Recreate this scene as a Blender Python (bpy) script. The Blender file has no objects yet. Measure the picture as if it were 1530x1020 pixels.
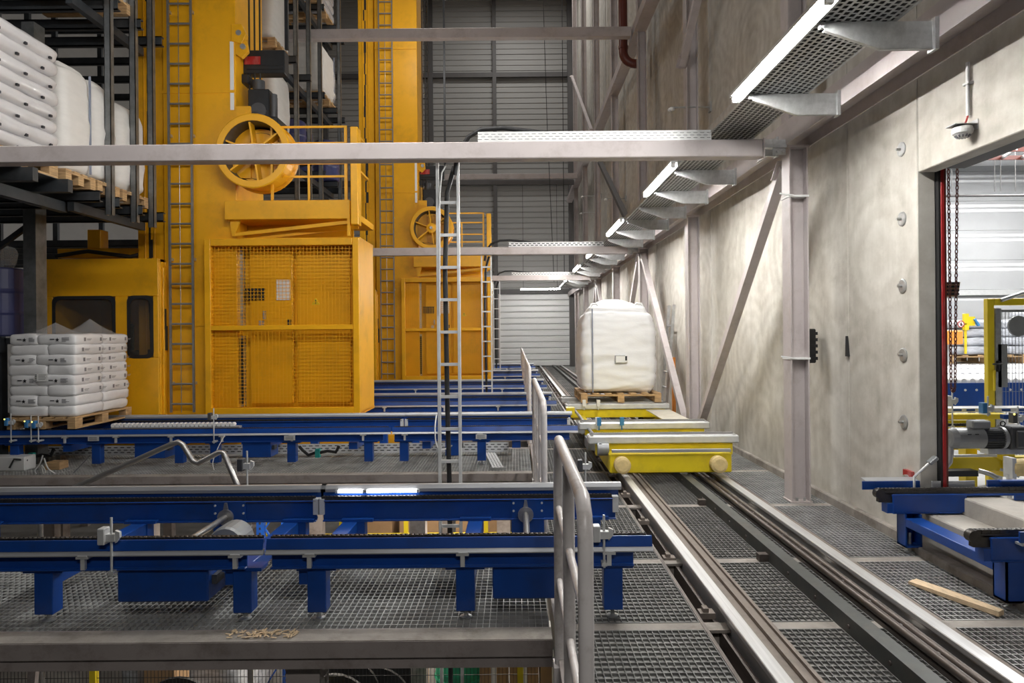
import bpy, math, random
from mathutils import Vector, Matrix, noise
random.seed(7)
SC = bpy.context.scene
COL = SC.collection
R = math.radians

# ------------------------------------------------------------------ camera, world, exposure, hall lamps, added fill
ROLL = R(0.5)
F = 1020.0
cam = bpy.data.cameras.new('camera')
cam.lens = 24.0; cam.sensor_width = 36.0
cam.shift_x = -5/1530; cam.shift_y = -12/1530
cam.clip_start = .05; cam.clip_end = 200
camo = bpy.data.objects.new('camera', cam); COL.objects.link(camo)
camo.location = (0, 0, 1.6); camo.rotation_euler = (R(90), ROLL, 0)
SC.camera = camo
W = bpy.data.worlds.new('world'); SC.world = W; W.use_nodes = True
W.node_tree.nodes['Background'].inputs[0].default_value = (.93, .96, 1, 1)
W.node_tree.nodes['Background'].inputs[1].default_value = .012
SC.view_settings.view_transform = 'Standard'; SC.view_settings.look = 'None'
SC.view_settings.gamma = 1; SC.view_settings.use_curve_mapping = False
SC.view_settings.exposure = 0.0
TUBE = 320.0                      # strength of the fluorescent tubes along the wall
SC.cycles.max_bounces = 6; SC.cycles.diffuse_bounces = 3; SC.cycles.glossy_bounces = 3
SC.cycles.transmission_bounces = 5; SC.cycles.transparent_max_bounces = 8
SC.cycles.sample_clamp_indirect = 6

def lamp(name, loc, rot, sx, sy, power, color=(1, .97, .93)):
    l = bpy.data.lights.new(name, 'AREA'); l.shape = 'RECTANGLE'; l.size = sx; l.size_y = sy
    l.energy = power; l.color = color
    o = bpy.data.objects.new(name, l); COL.objects.link(o)
    o.location = loc; o.rotation_euler = rot
    return o
# unseen fill lights added to lift the dim upper hall
for i, (x, y, p) in enumerate([(-2.5, 4, 120), (-2.5, 13, 120), (-1.0, 22, 220), (0, 28, 280)]):
    lamp('upper_hall_fill', (x, y, 17.5), (0, 0, 0), 1.2, .5, p)
# ceiling lamps of the bright hall behind the doorway
# unseen fill lights added over the lanes, facing the conveyors and cranes
for x, y, z, p in ((-1.4, 5.3, 5.2, 95), (-4.8, 5.3, 5.2, 28), (-1.5, 14.6, 9.2, 60), (.6, -2.6, 5.6, 130)):
    lamp('lane_fill', (x, y, z), (R(50), 0, 0), 2.4, .25, p)
for x, y in ((6.6, 7.6), (8.5, 8.6), (9.5, 11.8), (6.2, 11.4)):
    lamp('hall_ceiling_lamp', (x, y, 4.8), (0, 0, 0), 1.6, 1.0, 200, (1, .99, .97))
# lamps of the lower level under the platforms
for x, y in ((-.2, 8.4), (-2.6, 8.4), (-1.5, 12.5)):
    lamp('lower_level_lamp', (x, y, -.45), (0, 0, 0), 1.2, .2, 70, (1, .9, .76))

# ------------------------------------------------------------------ mesh helpers
WORLD = {}
def V(*a): return Vector(a)

class MB:
    def __init__(s): s.v = []; s.f = []; s.sm = []
    def add(s, vs, fs, smooth=False):
        b = len(s.v); s.v += [tuple(p) for p in vs]
        for f in fs: s.f.append(tuple(b+i for i in f)); s.sm.append(smooth)
        return s
    def box(s, x0, x1, y0, y1, z0, z1):
        return s.add([(x0,y0,z0),(x1,y0,z0),(x1,y1,z0),(x0,y1,z0),(x0,y0,z1),(x1,y0,z1),(x1,y1,z1),(x0,y1,z1)],
                     [(0,3,2,1),(4,5,6,7),(0,1,5,4),(1,2,6,5),(2,3,7,6),(3,0,4,7)])
    def bar(s, p, q, w, h, up=(0,0,1)):
        p = Vector(p); q = Vector(q); d = (q-p).normalized(); up = Vector(up)
        sx = d.cross(up)
        if sx.length < 1e-4: sx = d.cross(V(0,1,0))
        sx.normalize(); uz = sx.cross(d).normalized()
        a = sx*(w/2); b = uz*(h/2)
        return s.add([p-a-b,p+a-b,p+a+b,p-a+b,q-a-b,q+a-b,q+a+b,q-a+b],
                     [(0,1,2,3),(7,6,5,4),(0,4,5,1),(1,5,6,2),(2,6,7,3),(3,7,4,0)])
    def tube(s, pts, r, n=8, closed=False, smooth=True):
        pts = [Vector(p) for p in pts]; m = len(pts); rings = []
        prev = None
        for i, p in enumerate(pts):
            if closed: d = (pts[(i+1) % m]-pts[i-1]).normalized()
            else: d = (pts[min(i+1,m-1)]-pts[max(i-1,0)]).normalized()
            if prev is None:
                a = d.cross(V(0,0,1))
                if a.length < 1e-3: a = d.cross(V(0,1,0))
            else:
                a = prev - d*prev.dot(d)
            a.normalize(); prev = a; b = d.cross(a)
            rr = r[i] if isinstance(r, (list, tuple)) else r
            rings.append([p+(a*math.cos(2*math.pi*k/n)+b*math.sin(2*math.pi*k/n))*rr for k in range(n)])
        vs = [v for ring in rings for v in ring]; fs = []
        for i in range(m if closed else m-1):
            j = (i+1) % m
            for k in range(n):
                l = (k+1) % n
                fs.append((i*n+k, j*n+k, j*n+l, i*n+l))
        s.add(vs, fs, smooth)
        if not closed:
            s.add(rings[0], [tuple(range(n))]); s.add(rings[-1], [tuple(range(n-1,-1,-1))])
        return s
    def cyl(s, p, q, r, n=16): return s.tube([p, q], r, n)
    def lathe(s, prof, c, axis, n=20, caps=True):
        """prof: list of (radius, height along axis)"""
        ax = {'x': V(1,0,0), 'y': V(0,1,0), 'z': V(0,0,1)}[axis]
        a = {'x': V(0,1,0), 'y': V(0,0,1), 'z': V(1,0,0)}[axis]; b = ax.cross(a); c = Vector(c)
        vs = [c+ax*h+(a*math.cos(2*math.pi*k/n)+b*math.sin(2*math.pi*k/n))*r for r, h in prof for k in range(n)]
        fs = [(i*n+k, i*n+(k+1)%n, (i+1)*n+(k+1)%n, (i+1)*n+k) for i in range(len(prof)-1) for k in range(n)]
        s.add(vs, fs, False)
        if not caps: return s
        if prof[0][0] > 1e-5: s.add(vs[:n], [tuple(range(n-1,-1,-1))])
        if prof[-1][0] > 1e-5: s.add(vs[-n:], [tuple(range(n))])
        return s
    def prism(s, poly, axis, a, b):
        mk = {'x': lambda t,p: (t,p[0],p[1]), 'y': lambda t,p: (p[0],t,p[1]), 'z': lambda t,p: (p[0],p[1],t)}[axis]
        n = len(poly); vs = [mk(a,p) for p in poly]+[mk(b,p) for p in poly]
        return s.add(vs, [tuple(range(n-1,-1,-1)), tuple(range(n,2*n))]+[(i,(i+1)%n,n+(i+1)%n,n+i) for i in range(n)])
    def perf(s, o, u, v, L, Wd, rows, pitch, slot, web):
        """sheet with staggered rows of punched slots"""
        o = Vector(o); u = Vector(u); v = Vector(v); h = (Wd-(rows+1)*web)/rows
        def q(a0, a1, b0, b1): s.add([o+u*a0+v*b0, o+u*a1+v*b0, o+u*a1+v*b1, o+u*a0+v*b1], [(0,1,2,3)])
        for r in range(rows+1): q(0, L, r*(h+web), r*(h+web)+web)
        for r in range(rows):
            b = web+r*(h+web); a = -(pitch/2 if r % 2 else 0)
            while a < L:
                a0, a1 = max(0, a+slot), min(L, a+pitch)
                if a1 > a0: q(a0, a1, b, b+h)
                a += pitch
        return s
    def soft(s, c, size, r, n=12, amp=.01, fr=(3,3,12), seed=0, dome=0, bulge=0, sag=0, taper=0):
        """rounded, lumpy box standing on c"""
        hx, hy, hz = size[0]/2, size[1]/2, size[2]/2; key = {}; vs = []; fs = []
        H = Vector((hx, hy, hz)); ctr = Vector(c)+V(0,0,hz)
        g = [math.sin(math.pi/2*(2*i/n-1)) for i in range(n+1)]
        def vert(p):
            k = tuple(round(t, 5) for t in p)
            if k in key: return key[k]
            P = Vector((p[0]*hx, p[1]*hy, p[2]*hz))
            Q = Vector([max(-(H[i]-r), min(H[i]-r, P[i])) for i in range(3)])
            D = P-Q
            D = D.normalized() if D.length > 1e-6 else Vector(p).normalized()
            X = Q+D*r
            if bulge:
                b = 1+bulge*(1-p[2]**2); X.x *= b; X.y *= b
            if taper and p[2] > .2:
                t = 1-taper*((p[2]-.2)/.8)**2; X.x *= t; X.y *= t
            if dome and p[2] > 0: X.z += dome*(1-p[0]**2)*(1-p[1]**2)*p[2]
            nn = noise.noise(Vector((X.x*fr[0]+seed*7.3, X.y*fr[1]+seed*3.1, X.z*fr[2]+seed)))
            n2 = noise.noise(Vector((X.x*fr[0]*2.3+seed, X.y*fr[1]*2.3, X.z*fr[2]*2.1-seed)))
            X += D*(amp*nn+amp*.6*n2)
            if sag: X.z -= sag*(abs(p[0])**4)*.5*(1+p[2])
            key[k] = len(vs); vs.append(X+ctr); return key[k]
        for ax in range(3):
            for sg in (-1, 1):
                for i in range(n):
                    for j in range(n):
                        def P(a, b):
                            t = [0,0,0]; t[ax] = sg; t[(ax+1)%3] = a; t[(ax+2)%3] = b; return t
                        q = [vert(P(g[i],g[j])), vert(P(g[i+1],g[j])), vert(P(g[i+1],g[j+1])), vert(P(g[i],g[j+1]))]
                        fs.append(q if sg > 0 else q[::-1])
        return s.add(vs, fs, True)
    def build(s, name, m, parent=None, bevel=0, label=None, kind=None):
        me = bpy.data.meshes.new(name)
        if parent is not None: o0 = WORLD[parent]
        else:
            xs = [p[0] for p in s.v]; ys = [p[1] for p in s.v]; zs = [p[2] for p in s.v]
            o0 = Vector(((min(xs)+max(xs))/2, (min(ys)+max(ys))/2, min(zs)))
        me.from_pydata([(p[0]-o0.x, p[1]-o0.y, p[2]-o0.z) for p in s.v], [], s.f)
        me.polygons.foreach_set('use_smooth', s.sm); me.update()
        o = bpy.data.objects.new(name, me); COL.objects.link(o); me.materials.append(m)
        if parent is None: o.location = o0
        else: o.parent = parent
        WORLD[o] = o0
        if bevel:
            b = o.modifiers.new('bevel', 'BEVEL'); b.width = bevel; b.segments = 1; b.limit_method = 'ANGLE'
        if label: o['label'] = label
        if kind: o['kind'] = kind
        return o

def tag(o, label, cat, group=None):
    o['label'] = label; o['category'] = cat
    if group: o['group'] = group
    return o
def thing(name, loc, label, cat, group=None):
    o = bpy.data.objects.new(name, None); COL.objects.link(o); o.location = loc; o.empty_display_size = .1
    WORLD[o] = Vector(loc); return tag(o, label, cat, group)
def struct(o): o['kind'] = 'structure'; return o
def sroot(name, loc=(0,0,0)):
    o = bpy.data.objects.new(name, None); COL.objects.link(o); o.location = loc; WORLD[o] = Vector(loc); return struct(o)
def rep(o, offs):
    """copies of one part at offsets, sharing its mesh"""
    for d in offs:
        c = o.copy(); COL.objects.link(c); c.location = Vector(o.location)+Vector(d); c.parent = o.parent
        for ch in o.children:
            e = ch.copy(); COL.objects.link(e); e.parent = c
def clone(o, loc=None, label=None, parent=None):
    c = o.copy(); COL.objects.link(c)
    if parent: c.parent = parent
    if loc is not None: c.location = loc; WORLD[c] = Vector(loc)
    if label: c['label'] = label
    for ch in list(o.children): clone(ch, parent=c)
    return c
ORD = ['first','second','third','fourth','fifth','sixth','seventh','eighth','ninth','tenth','eleventh','twelfth','thirteenth',
       'fourteenth','fifteenth','sixteenth','seventeenth','eighteenth','nineteenth','twentieth','twenty-first','twenty-second','twenty-third','twenty-fourth']
def at(px, py, Y):
    """world point on the plane at depth Y for a measurement in the photograph"""
    dx, dy = px-770, 498-py; c, s = math.cos(ROLL), math.sin(ROLL)
    return Vector(((dx*c+dy*s)*Y/F, Y, 1.6+(-dx*s+dy*c)*Y/F))

# ------------------------------------------------------------------ materials
def mat(name, col, rough=.5, metal=0, var=.12, scale=3, bump=0, bscale=60, dirt=None, damt=.5, dscale=2.2, stretch=(1,1,1), coat=0, alpha=None, trans=0):
    m = bpy.data.materials.new(name); m.use_nodes = True; nt = m.node_tree; N = nt.nodes; L = nt.links
    b = N['Principled BSDF']; b.inputs['Roughness'].default_value = rough; b.inputs['Metallic'].default_value = metal
    if coat: b.inputs['Coat Weight'].default_value = coat
    if trans: b.inputs['Transmission Weight'].default_value = trans
    if alpha is not None: b.inputs['Alpha'].default_value = alpha
    tc = N.new('ShaderNodeTexCoord'); mp = N.new('ShaderNodeMapping'); mp.inputs['Scale'].default_value = stretch
    L.new(tc.outputs['Object'], mp.inputs['Vector'])
    n1 = N.new('ShaderNodeTexNoise'); n1.inputs['Scale'].default_value = scale; n1.inputs['Detail'].default_value = 6; n1.inputs['Roughness'].default_value = .6
    L.new(mp.outputs[0], n1.inputs['Vector'])
    rp = N.new('ShaderNodeValToRGB'); rp.color_ramp.elements[0].position = .3; rp.color_ramp.elements[1].position = .7
    rp.color_ramp.elements[0].color = [c*(1-var) for c in col]+[1]; rp.color_ramp.elements[1].color = [min(1, c*(1+var)) for c in col]+[1]
    L.new(n1.outputs[0], rp.inputs[0]); out = rp.outputs[0]
    if dirt:
        n2 = N.new('ShaderNodeTexNoise'); n2.inputs['Scale'].default_value = dscale; n2.inputs['Detail'].default_value = 9; n2.inputs['Roughness'].default_value = .7
        L.new(mp.outputs[0], n2.inputs['Vector'])
        r2 = N.new('ShaderNodeValToRGB'); r2.color_ramp.elements[0].position = .5; r2.color_ramp.elements[1].position = .72
        r2.color_ramp.elements[0].color = (0,0,0,1); r2.color_ramp.elements[1].color = (damt,damt,damt,1); L.new(n2.outputs[0], r2.inputs[0])
        mx = N.new('ShaderNodeMix'); mx.data_type = 'RGBA'; mx.inputs[7].default_value = list(dirt)+[1]
        L.new(r2.outputs[0], mx.inputs[0]); L.new(out, mx.inputs[6]); out = mx.outputs[2]
    L.new(out, b.inputs['Base Color'])
    if bump:
        n3 = N.new('ShaderNodeTexNoise'); n3.inputs['Scale'].default_value = bscale; n3.inputs['Detail'].default_value = 4
        L.new(mp.outputs[0], n3.inputs['Vector'])
        bp = N.new('ShaderNodeBump'); bp.inputs['Strength'].default_value = bump; bp.inputs['Distance'].default_value = .01
        L.new(n3.outputs[0], bp.inputs['Height']); L.new(bp.outputs[0], b.inputs['Normal'])
    return m
def emit(name, col, strength):
    m = bpy.data.materials.new(name); m.use_nodes = True; b = m.node_tree.nodes['Principled BSDF']
    b.inputs['Base Color'].default_value = (.9,.9,.9,1); b.inputs['Emission Color'].default_value = list(col)+[1]; b.inputs['Emission Strength'].default_value = strength
    return m
M = {
 'yellow': mat('yellow_paint', (.88,.43,.010), .38, 0, .06, 2, dirt=(.30,.16,.02), damt=.35, dscale=1.6),
 'shuttle': mat('shuttle_yellow', (.80,.62,.015), .42, 0, .08, 3, dirt=(.3,.24,.04), damt=.4),
 'lemon': mat('lemon_paint', (.78,.60,.02), .4, 0, .06, 3),
 'blue': mat('blue_paint', (.008,.060,.30), .32, 0, .12, 4, dirt=(.02,.04,.10), damt=.5, dscale=5),
 'galv': mat('galvanised_steel', (.52,.53,.53), .42, .75, .18, 14, bump=.04, bscale=30),
 'galvw': mat('bright_galvanised_sheet', (.72,.73,.73), .45, .35, .10, 9),
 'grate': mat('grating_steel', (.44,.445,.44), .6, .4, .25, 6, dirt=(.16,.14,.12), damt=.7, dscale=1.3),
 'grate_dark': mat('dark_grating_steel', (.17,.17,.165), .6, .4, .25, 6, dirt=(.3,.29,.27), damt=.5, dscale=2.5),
 'beam': mat('grey_mauve_paint', (.52,.47,.465), .5, 0, .07, 2.5, dirt=(.25,.20,.17), damt=.45, dscale=3, bump=.03),
 'frame': mat('platform_steel_paint', (.33,.29,.275), .55, 0, .12, 3, dirt=(.12,.09,.07), damt=.7, dscale=4, bump=.06),
 'ledge': mat('dusty_ledge', (.33,.30,.27), .8, 0, .2, 6, dirt=(.14,.12,.10), damt=.8, dscale=5, bump=.15),
 'white_tube': mat('white_tube_paint', (.74,.70,.685), .35, 0, .08, 6, dirt=(.32,.26,.22), damt=.6, dscale=7),
 'rail': mat('dark_rail_steel', (.12,.10,.09), .45, .6, .3, 8, dirt=(.06,.045,.035), damt=.7, stretch=(4,.4,4)),
 'polish': mat('polished_rail_head', (.74,.74,.74), .36, .55, .12, 6, stretch=(12,.3,4), dirt=(.25,.2,.17), damt=.35, dscale=1.2),
 'dust': mat('dusty_drip_sheet', (.30,.30,.285), .8, .1, .25, 5, dirt=(.13,.12,.10), damt=.7, dscale=3),
 'sill': mat('rough_dusty_concrete', (.43,.40,.36), .85, 0, .25, 3, bump=.4, bscale=14, dirt=(.2,.17,.14), damt=.6, dscale=3),
 'crane_ladder': mat('dull_ladder_steel', (.26,.255,.25), .45, .5, .15, 8),
 'longsack': mat('silvery_sack_film', (.60,.59,.60), .25, 0, .12, 4, bump=.25, bscale=14, coat=.2, dirt=(.4,.4,.42), damt=.4, dscale=4),
 'rust': mat('dusty_base_plate', (.26,.22,.19), .7, .2, .25, 6, dirt=(.12,.09,.07), damt=.7, dscale=6, bump=.1),
 'channel': mat('dark_channel_steel', (.10,.105,.10), .5, .5, .2, 5, dirt=(.2,.17,.14), damt=.4, dscale=7),
 'chain': mat('oiled_chain', (.075,.07,.065), .4, .7, .2, 20),
 'steel': mat('worn_steel', (.45,.44,.43), .33, .85, .15, 8, stretch=(.3,4,4)),
 'grey_plate': mat('grey_guide_plate', (.46,.47,.49), .38, .4, .10, 5, stretch=(.4,5,5), dirt=(.22,.20,.19), damt=.5),
 'wood': mat('pallet_wood', (.52,.34,.17), .75, 0, .3, 5, stretch=(1,1,8), bump=.2, dirt=(.2,.12,.06), damt=.5, dscale=3),
 'wood_pale': mat('splintered_wood', (.72,.55,.36), .8, 0, .2, 20, stretch=(2,.5,2), bump=.2),
 'sack': mat('white_plastic_sack', (.86,.86,.87), .26, 0, .04, 5, bump=.12, bscale=18, coat=.3),
 'woven': mat('white_woven_bag', (.90,.90,.90), .6, 0, .03, 4, bump=.18, bscale=26, stretch=(1,1,3)),
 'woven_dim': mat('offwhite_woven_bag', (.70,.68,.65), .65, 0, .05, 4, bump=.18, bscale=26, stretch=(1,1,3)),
 'film': mat('stretch_film', (.85,.87,.9), .12, 0, .02, 4, alpha=.22, bump=.3, bscale=12),
 'greywrap': mat('grey_wrapped_goods', (.46,.48,.52), .25, 0, .35, 5, bump=.4, bscale=9, stretch=(1,1,3)),
 'ink': mat('black_ink', (.02,.02,.025), .5, 0, .05),
 'inkgrey': mat('grey_ink', (.22,.22,.24), .5, 0, .05),
 'strap': mat('blue_grey_strap', (.25,.28,.36), .6, 0, .1),
 'paper': mat('white_paper', (.85,.85,.84), .6, 0, .03),
 'rack': mat('dark_rack_steel', (.055,.062,.07), .45, .35, .2, 5, dirt=(.13,.13,.13), damt=.3, dscale=4),
 'rackgalv': mat('dull_galvanised_upright', (.22,.23,.235), .42, .7, .25, 7),
 'clad': mat('grey_cladding', (.36,.355,.345), .5, 0, .05, 1.5, stretch=(.3,1,3)),
 'slat': mat('silver_door_slat', (.78,.78,.78), .45, .1, .06, 2, stretch=(.4,1,3)),
 'whiteclad': mat('white_cladding', (.78,.79,.80), .45, 0, .03, 2),
 'girt': mat('dark_girt_paint', (.10,.095,.095), .55, 0, .1),
 'dark': mat('near_black_machine', (.025,.027,.03), .45, .2, .2, 6),
 'rubber': mat('black_rubber', (.018,.018,.019), .6, 0, .15, 20),
 'slab': mat('lower_concrete', (.22,.21,.20), .85, 0, .2, 2, bump=.2),
 'hallfloor': mat('pale_hall_floor', (.42,.42,.41), .7, 0, .12, 2),
 'motor': mat('grey_motor_paint', (.30,.31,.32), .42, .3, .08, 8),
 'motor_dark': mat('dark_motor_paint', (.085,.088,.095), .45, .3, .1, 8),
 'red': mat('red_paint', (.38,.02,.02), .45, 0, .15, 8, dirt=(.5,.28,.26), damt=.5, dscale=12, stretch=(1,1,.3)),
 'oxide': mat('red_brown_pipe', (.13,.03,.02), .4, 0, .1),
 'orange': mat('orange_plastic', (.85,.30,.05), .5, 0, .05),
 'bumper': mat('beige_rubber', (.78,.60,.28), .7, 0, .15, 12, bump=.3, bscale=40),
 'plaster_white': mat('white_plastic', (.82,.82,.81), .35, 0, .03),
 'card': mat('brown_cardboard', (.38,.24,.13), .8, 0, .1, 4, bump=.05),
 'kraft': mat('kraft_wrap', (.80,.62,.42), .35, 0, .2, 4, bump=.5, bscale=10),
 'green': mat('green_plastic', (.03,.30,.16), .4, 0, .1),
 'drum': mat('dark_blue_drum', (.05,.055,.15), .35, 0, .1),
 'sheet': mat('dusty_sheet_cover', (.60,.56,.47), .7, 0, .12, 5),
 'sensor_blue': mat('sensor_blue', (.05,.22,.5), .4, 0, .05),
 'teal': mat('teal_connector', (.03,.42,.36), .4, 0, .05),
 'glass': mat('cab_glass', (.10,.10,.09), .06, 0, .05, alpha=.3),
 'roller': mat('white_roller', (.80,.80,.80), .35, 0, .03),
}
def concrete():
    m = bpy.data.materials.new('troweled_concrete'); m.use_nodes = True; nt = m.node_tree; N = nt.nodes; L = nt.links
    b = N['Principled BSDF']; b.inputs['Roughness'].default_value = .78
    tc = N.new('ShaderNodeTexCoord')
    def nz(sc, det, ro, st=None):
        n = N.new('ShaderNodeTexNoise'); n.inputs['Scale'].default_value = sc; n.inputs['Detail'].default_value = det; n.inputs['Roughness'].default_value = ro
        if st:
            mp = N.new('ShaderNodeMapping'); mp.inputs['Scale'].default_value = st; L.new(tc.outputs['Object'], mp.inputs[0]); L.new(mp.outputs[0], n.inputs['Vector'])
        else: L.new(tc.outputs['Object'], n.inputs['Vector'])
        return n
    a = nz(.9, 8, .62); c = nz(5, 9, .7); s = nz(2.0, 6, .6, (1, 2.4, .35))
    # trowel arcs: concentric rings round scattered centres
    vo = N.new('ShaderNodeTexVoronoi'); vo.inputs['Scale'].default_value = 1.15; vo.inputs['Randomness'].default_value = 1
    ad = N.new('ShaderNodeMix'); ad.data_type = 'VECTOR'; ad.inputs[0].default_value = .13
    L.new(tc.outputs['Object'], ad.inputs[4]); L.new(c.outputs['Color'], ad.inputs[5]); L.new(ad.outputs[1], vo.inputs['Vector'])
    mu = N.new('ShaderNodeMath'); mu.operation = 'MULTIPLY'; mu.inputs[1].default_value = 42; L.new(vo.outputs['Distance'], mu.inputs[0])
    si = N.new('ShaderNodeMath'); si.operation = 'SINE'; L.new(mu.outputs[0], si.inputs[0])
    rp = N.new('ShaderNodeValToRGB'); e = rp.color_ramp.elements; e[0].position = .34; e[1].position = .64
    e[0].color = (.36,.33,.28,1); e[1].color = (.68,.655,.60,1)
    mix = N.new('ShaderNodeMix'); mix.data_type = 'FLOAT'; mix.inputs[0].default_value = .42; L.new(a.outputs[0], mix.inputs[2]); L.new(c.outputs[0], mix.inputs[3])
    mix2 = N.new('ShaderNodeMix'); mix2.data_type = 'FLOAT'; mix2.inputs[0].default_value = .28; L.new(mix.outputs[0], mix2.inputs[2]); L.new(s.outputs[0], mix2.inputs[3])
    sm = N.new('ShaderNodeMath'); sm.operation = 'MULTIPLY_ADD'; sm.inputs[1].default_value = .028; L.new(si.outputs[0], sm.inputs[0]); L.new(mix2.outputs[0], sm.inputs[2])
    L.new(sm.outputs[0], rp.inputs[0]); L.new(rp.outputs[0], b.inputs['Base Color'])
    bp = N.new('ShaderNodeBump'); bp.inputs['Strength'].default_value = .22; bp.inputs['Distance'].default_value = .02
    L.new(sm.outputs[0], bp.inputs['Height']); L.new(bp.outputs[0], b.inputs['Normal'])
    return m
M['concrete'] = concrete()
M['tube'] = emit('lit_tube', (1, .985, .95), TUBE)
M['glow_strip'] = emit('strip_glow', (1, .99, 1), 22)
M['led_y'] = emit('yellow_led', (1, .8, .1), 3)

# ------------------------------------------------------------------ SETTING: walls, floors, doors
XW = 2.95
wr = sroot('wall_right', (XW, 6, 0))
TOP = 18.0
edges = [4.99, 6.04, 10.28, 14.18, 18.0, 21.8, 25.6, 29.4, 33.0]
for a, b in zip(edges, edges[1:]):
    MB().box(XW, XW+.132, a+.006, b-.006, -.4, TOP).build('concrete_panel', M['concrete'], wr, .006)
MB().box(XW, XW+.132, -2.0, 4.985, 2.75, TOP).build('concrete_panel', M['concrete'], wr, .006)
MB().box(XW+.02, XW+.12, 5.0, 33, -.4, TOP).build('joint_filler', M['ledge'], wr)
bb = struct(MB().box(XW-.055, XW-.004, 4.99, 33, -.05, .075).build('baseboard_right', M['ledge'], None, .01))

wb = sroot('wall_back', (0, 33, 0))
def clad_panel(name, x0, x1, z0, h, y, m, root, pitch=.262, deep=.035):
    prof = []; z = z0
    while z < z0+h-1e-6:
        for dz, dy in ((0, 0), (pitch*.70, 0), (pitch*.78, deep), (pitch*.92, deep)):
            prof.append((min(z+dz, z0+h), dy))
        z += pitch
    prof.append((z0+h, 0)); vs = []
    for zz, dy in prof: vs += [(x0, y+dy, zz), (x1, y+dy, zz)]
    return MB().add(vs, [(2*i, 2*i+1, 2*i+3, 2*i+2) for i in range(len(prof)-1)]).build(name, m, root)
for x0, x1 in ((-14, -9), (-9, -3.9), (-3.9, -.9), (-.9, 2.95)):
    p = clad_panel('cladding_panel', x0+.02, x1-.02, 3.55, 1.048, 33.0, M['clad'], wb)
    rep(p, [(0, random.uniform(-.012,.012), 1.05*k) for k in range(1, 14)])
    if x1 < 0:
        p = clad_panel('cladding_panel', x0+.02, x1-.02, -.65, 1.048, 33.0, M['clad'], wb); rep(p, [(0, 0, 1.05*k) for k in range(1, 4)])
for x in (-9, -3.95, -.9): MB().box(x-.09, x+.09, 32.7, 32.88, -.4, TOP).build('wall_post', M['girt'], wb)
for z in (3.50, 8.75, 13.9): MB().box(-14, 2.93, 32.72, 32.90, z, z+.22).build('wall_girt', M['girt'], wb)
MB().box(2.60, 2.90, 32.5, 32.8, 0, TOP).build('wall_post', M['girt'], wb)
d1 = sroot('door_1', (1, 32.9, 0))
s0 = MB().prism([(32.9,.02),(32.86,.06),(32.86,.26),(32.9,.30)], 'x', -.72, 2.6).build('door_slat', M['slat'], d1)
rep(s0, [(0, 0, .29*k) for k in range(1, 12)])
MB().box(-.86, -.72, 32.8, 32.95, 0, 3.5).box(2.6, 2.7, 32.8, 32.95, 0, 3.5).build('door_frame', M['beam'], d1)

struct(MB().box(-14.2, -14, -3, 33.2, -3.4, TOP).build('wall_left', M['clad']))
struct(MB().box(-14.2, 3.2, -3, 33.3, TOP, TOP+.1).build('ceiling', M['girt']))
struct(MB().box(-14.2, 3.2, -3, 33.3, -3.3, -3.2).build('floor_lower', M['slab']))

# gratings: every panel is a real lattice of bearing bars and cross bars
fl = sroot('floor', (0, 0, 0))
def grating(x0, x1, y0, y1, px=.036, py=.052, z=0.0, hb=.028, mt='grate'):
    m = MB(); hc = min(hb, .02)
    n = max(1, round((x1-x0)/px)); st = (x1-x0)/n
    for i in range(n+1):
        x = x0+i*st; t = .0022
        m.add([(x-t,y0,z-hb),(x-t,y1,z-hb),(x-t,y0,z),(x-t,y1,z),(x+t,y0,z),(x+t,y1,z),(x+t,y0,z-hb),(x+t,y1,z-hb)], [(0,2,3,1),(2,4,5,3),(4,6,7,5)])
    n = max(1, round((y1-y0)/py)); st = (y1-y0)/n
    for i in range(n+1):
        y = y0+i*st; t = .0032
        if i in (0, n): t = .005
        m.add([(x0,y-t,z-hc),(x1,y-t,z-hc),(x0,y-t,z-.001),(x1,y-t,z-.001),(x0,y+t,z-.001),(x1,y+t,z-.001),(x0,y+t,z-hc),(x1,y+t,z-hc)], [(0,1,3,2),(2,3,5,4),(4,5,7,6)])
    return m.build('grating_panel', M[mt], fl, kind='stuff')
ysup = [1.3, 2.55, 3.72, 4.78, 6.3, 7.85, 9.45]+[9.45+1.5*k for k in range(1, 17)]
for y0, y1 in zip(ysup, ysup[1:]):
    f = 1 if y0 < 9 else 1.6
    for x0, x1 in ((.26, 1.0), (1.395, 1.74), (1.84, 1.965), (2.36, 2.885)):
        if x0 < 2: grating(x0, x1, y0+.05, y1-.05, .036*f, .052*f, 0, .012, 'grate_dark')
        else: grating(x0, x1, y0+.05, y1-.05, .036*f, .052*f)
    MB().box(.22, XW-.01, y0-.05, y0+.05, -.02, -.004).box(.22, XW-.01, y0-.006, y0+.006, -.18, -.02).build('support_beam', M['ledge'], fl)
# tray under the walkway gratings (keeps rubbish from falling to the lower level)
MB().box(.22, XW, 1.2, 33, -.36, -.34).build('drip_sheet', M['channel'], fl)
MB().box(.24, 1.0, 1.2, 33, -.022, -.014).build('drip_sheet', M['dust'], fl)
MB().box(1.39, 1.96, 1.2, 33, -.022, -.014).build('drip_sheet', M['dust'], fl)
MB().box(.2, .25, 1.2, 33, -.16, -.002).build('edge_channel', M['frame'], fl)
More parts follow.
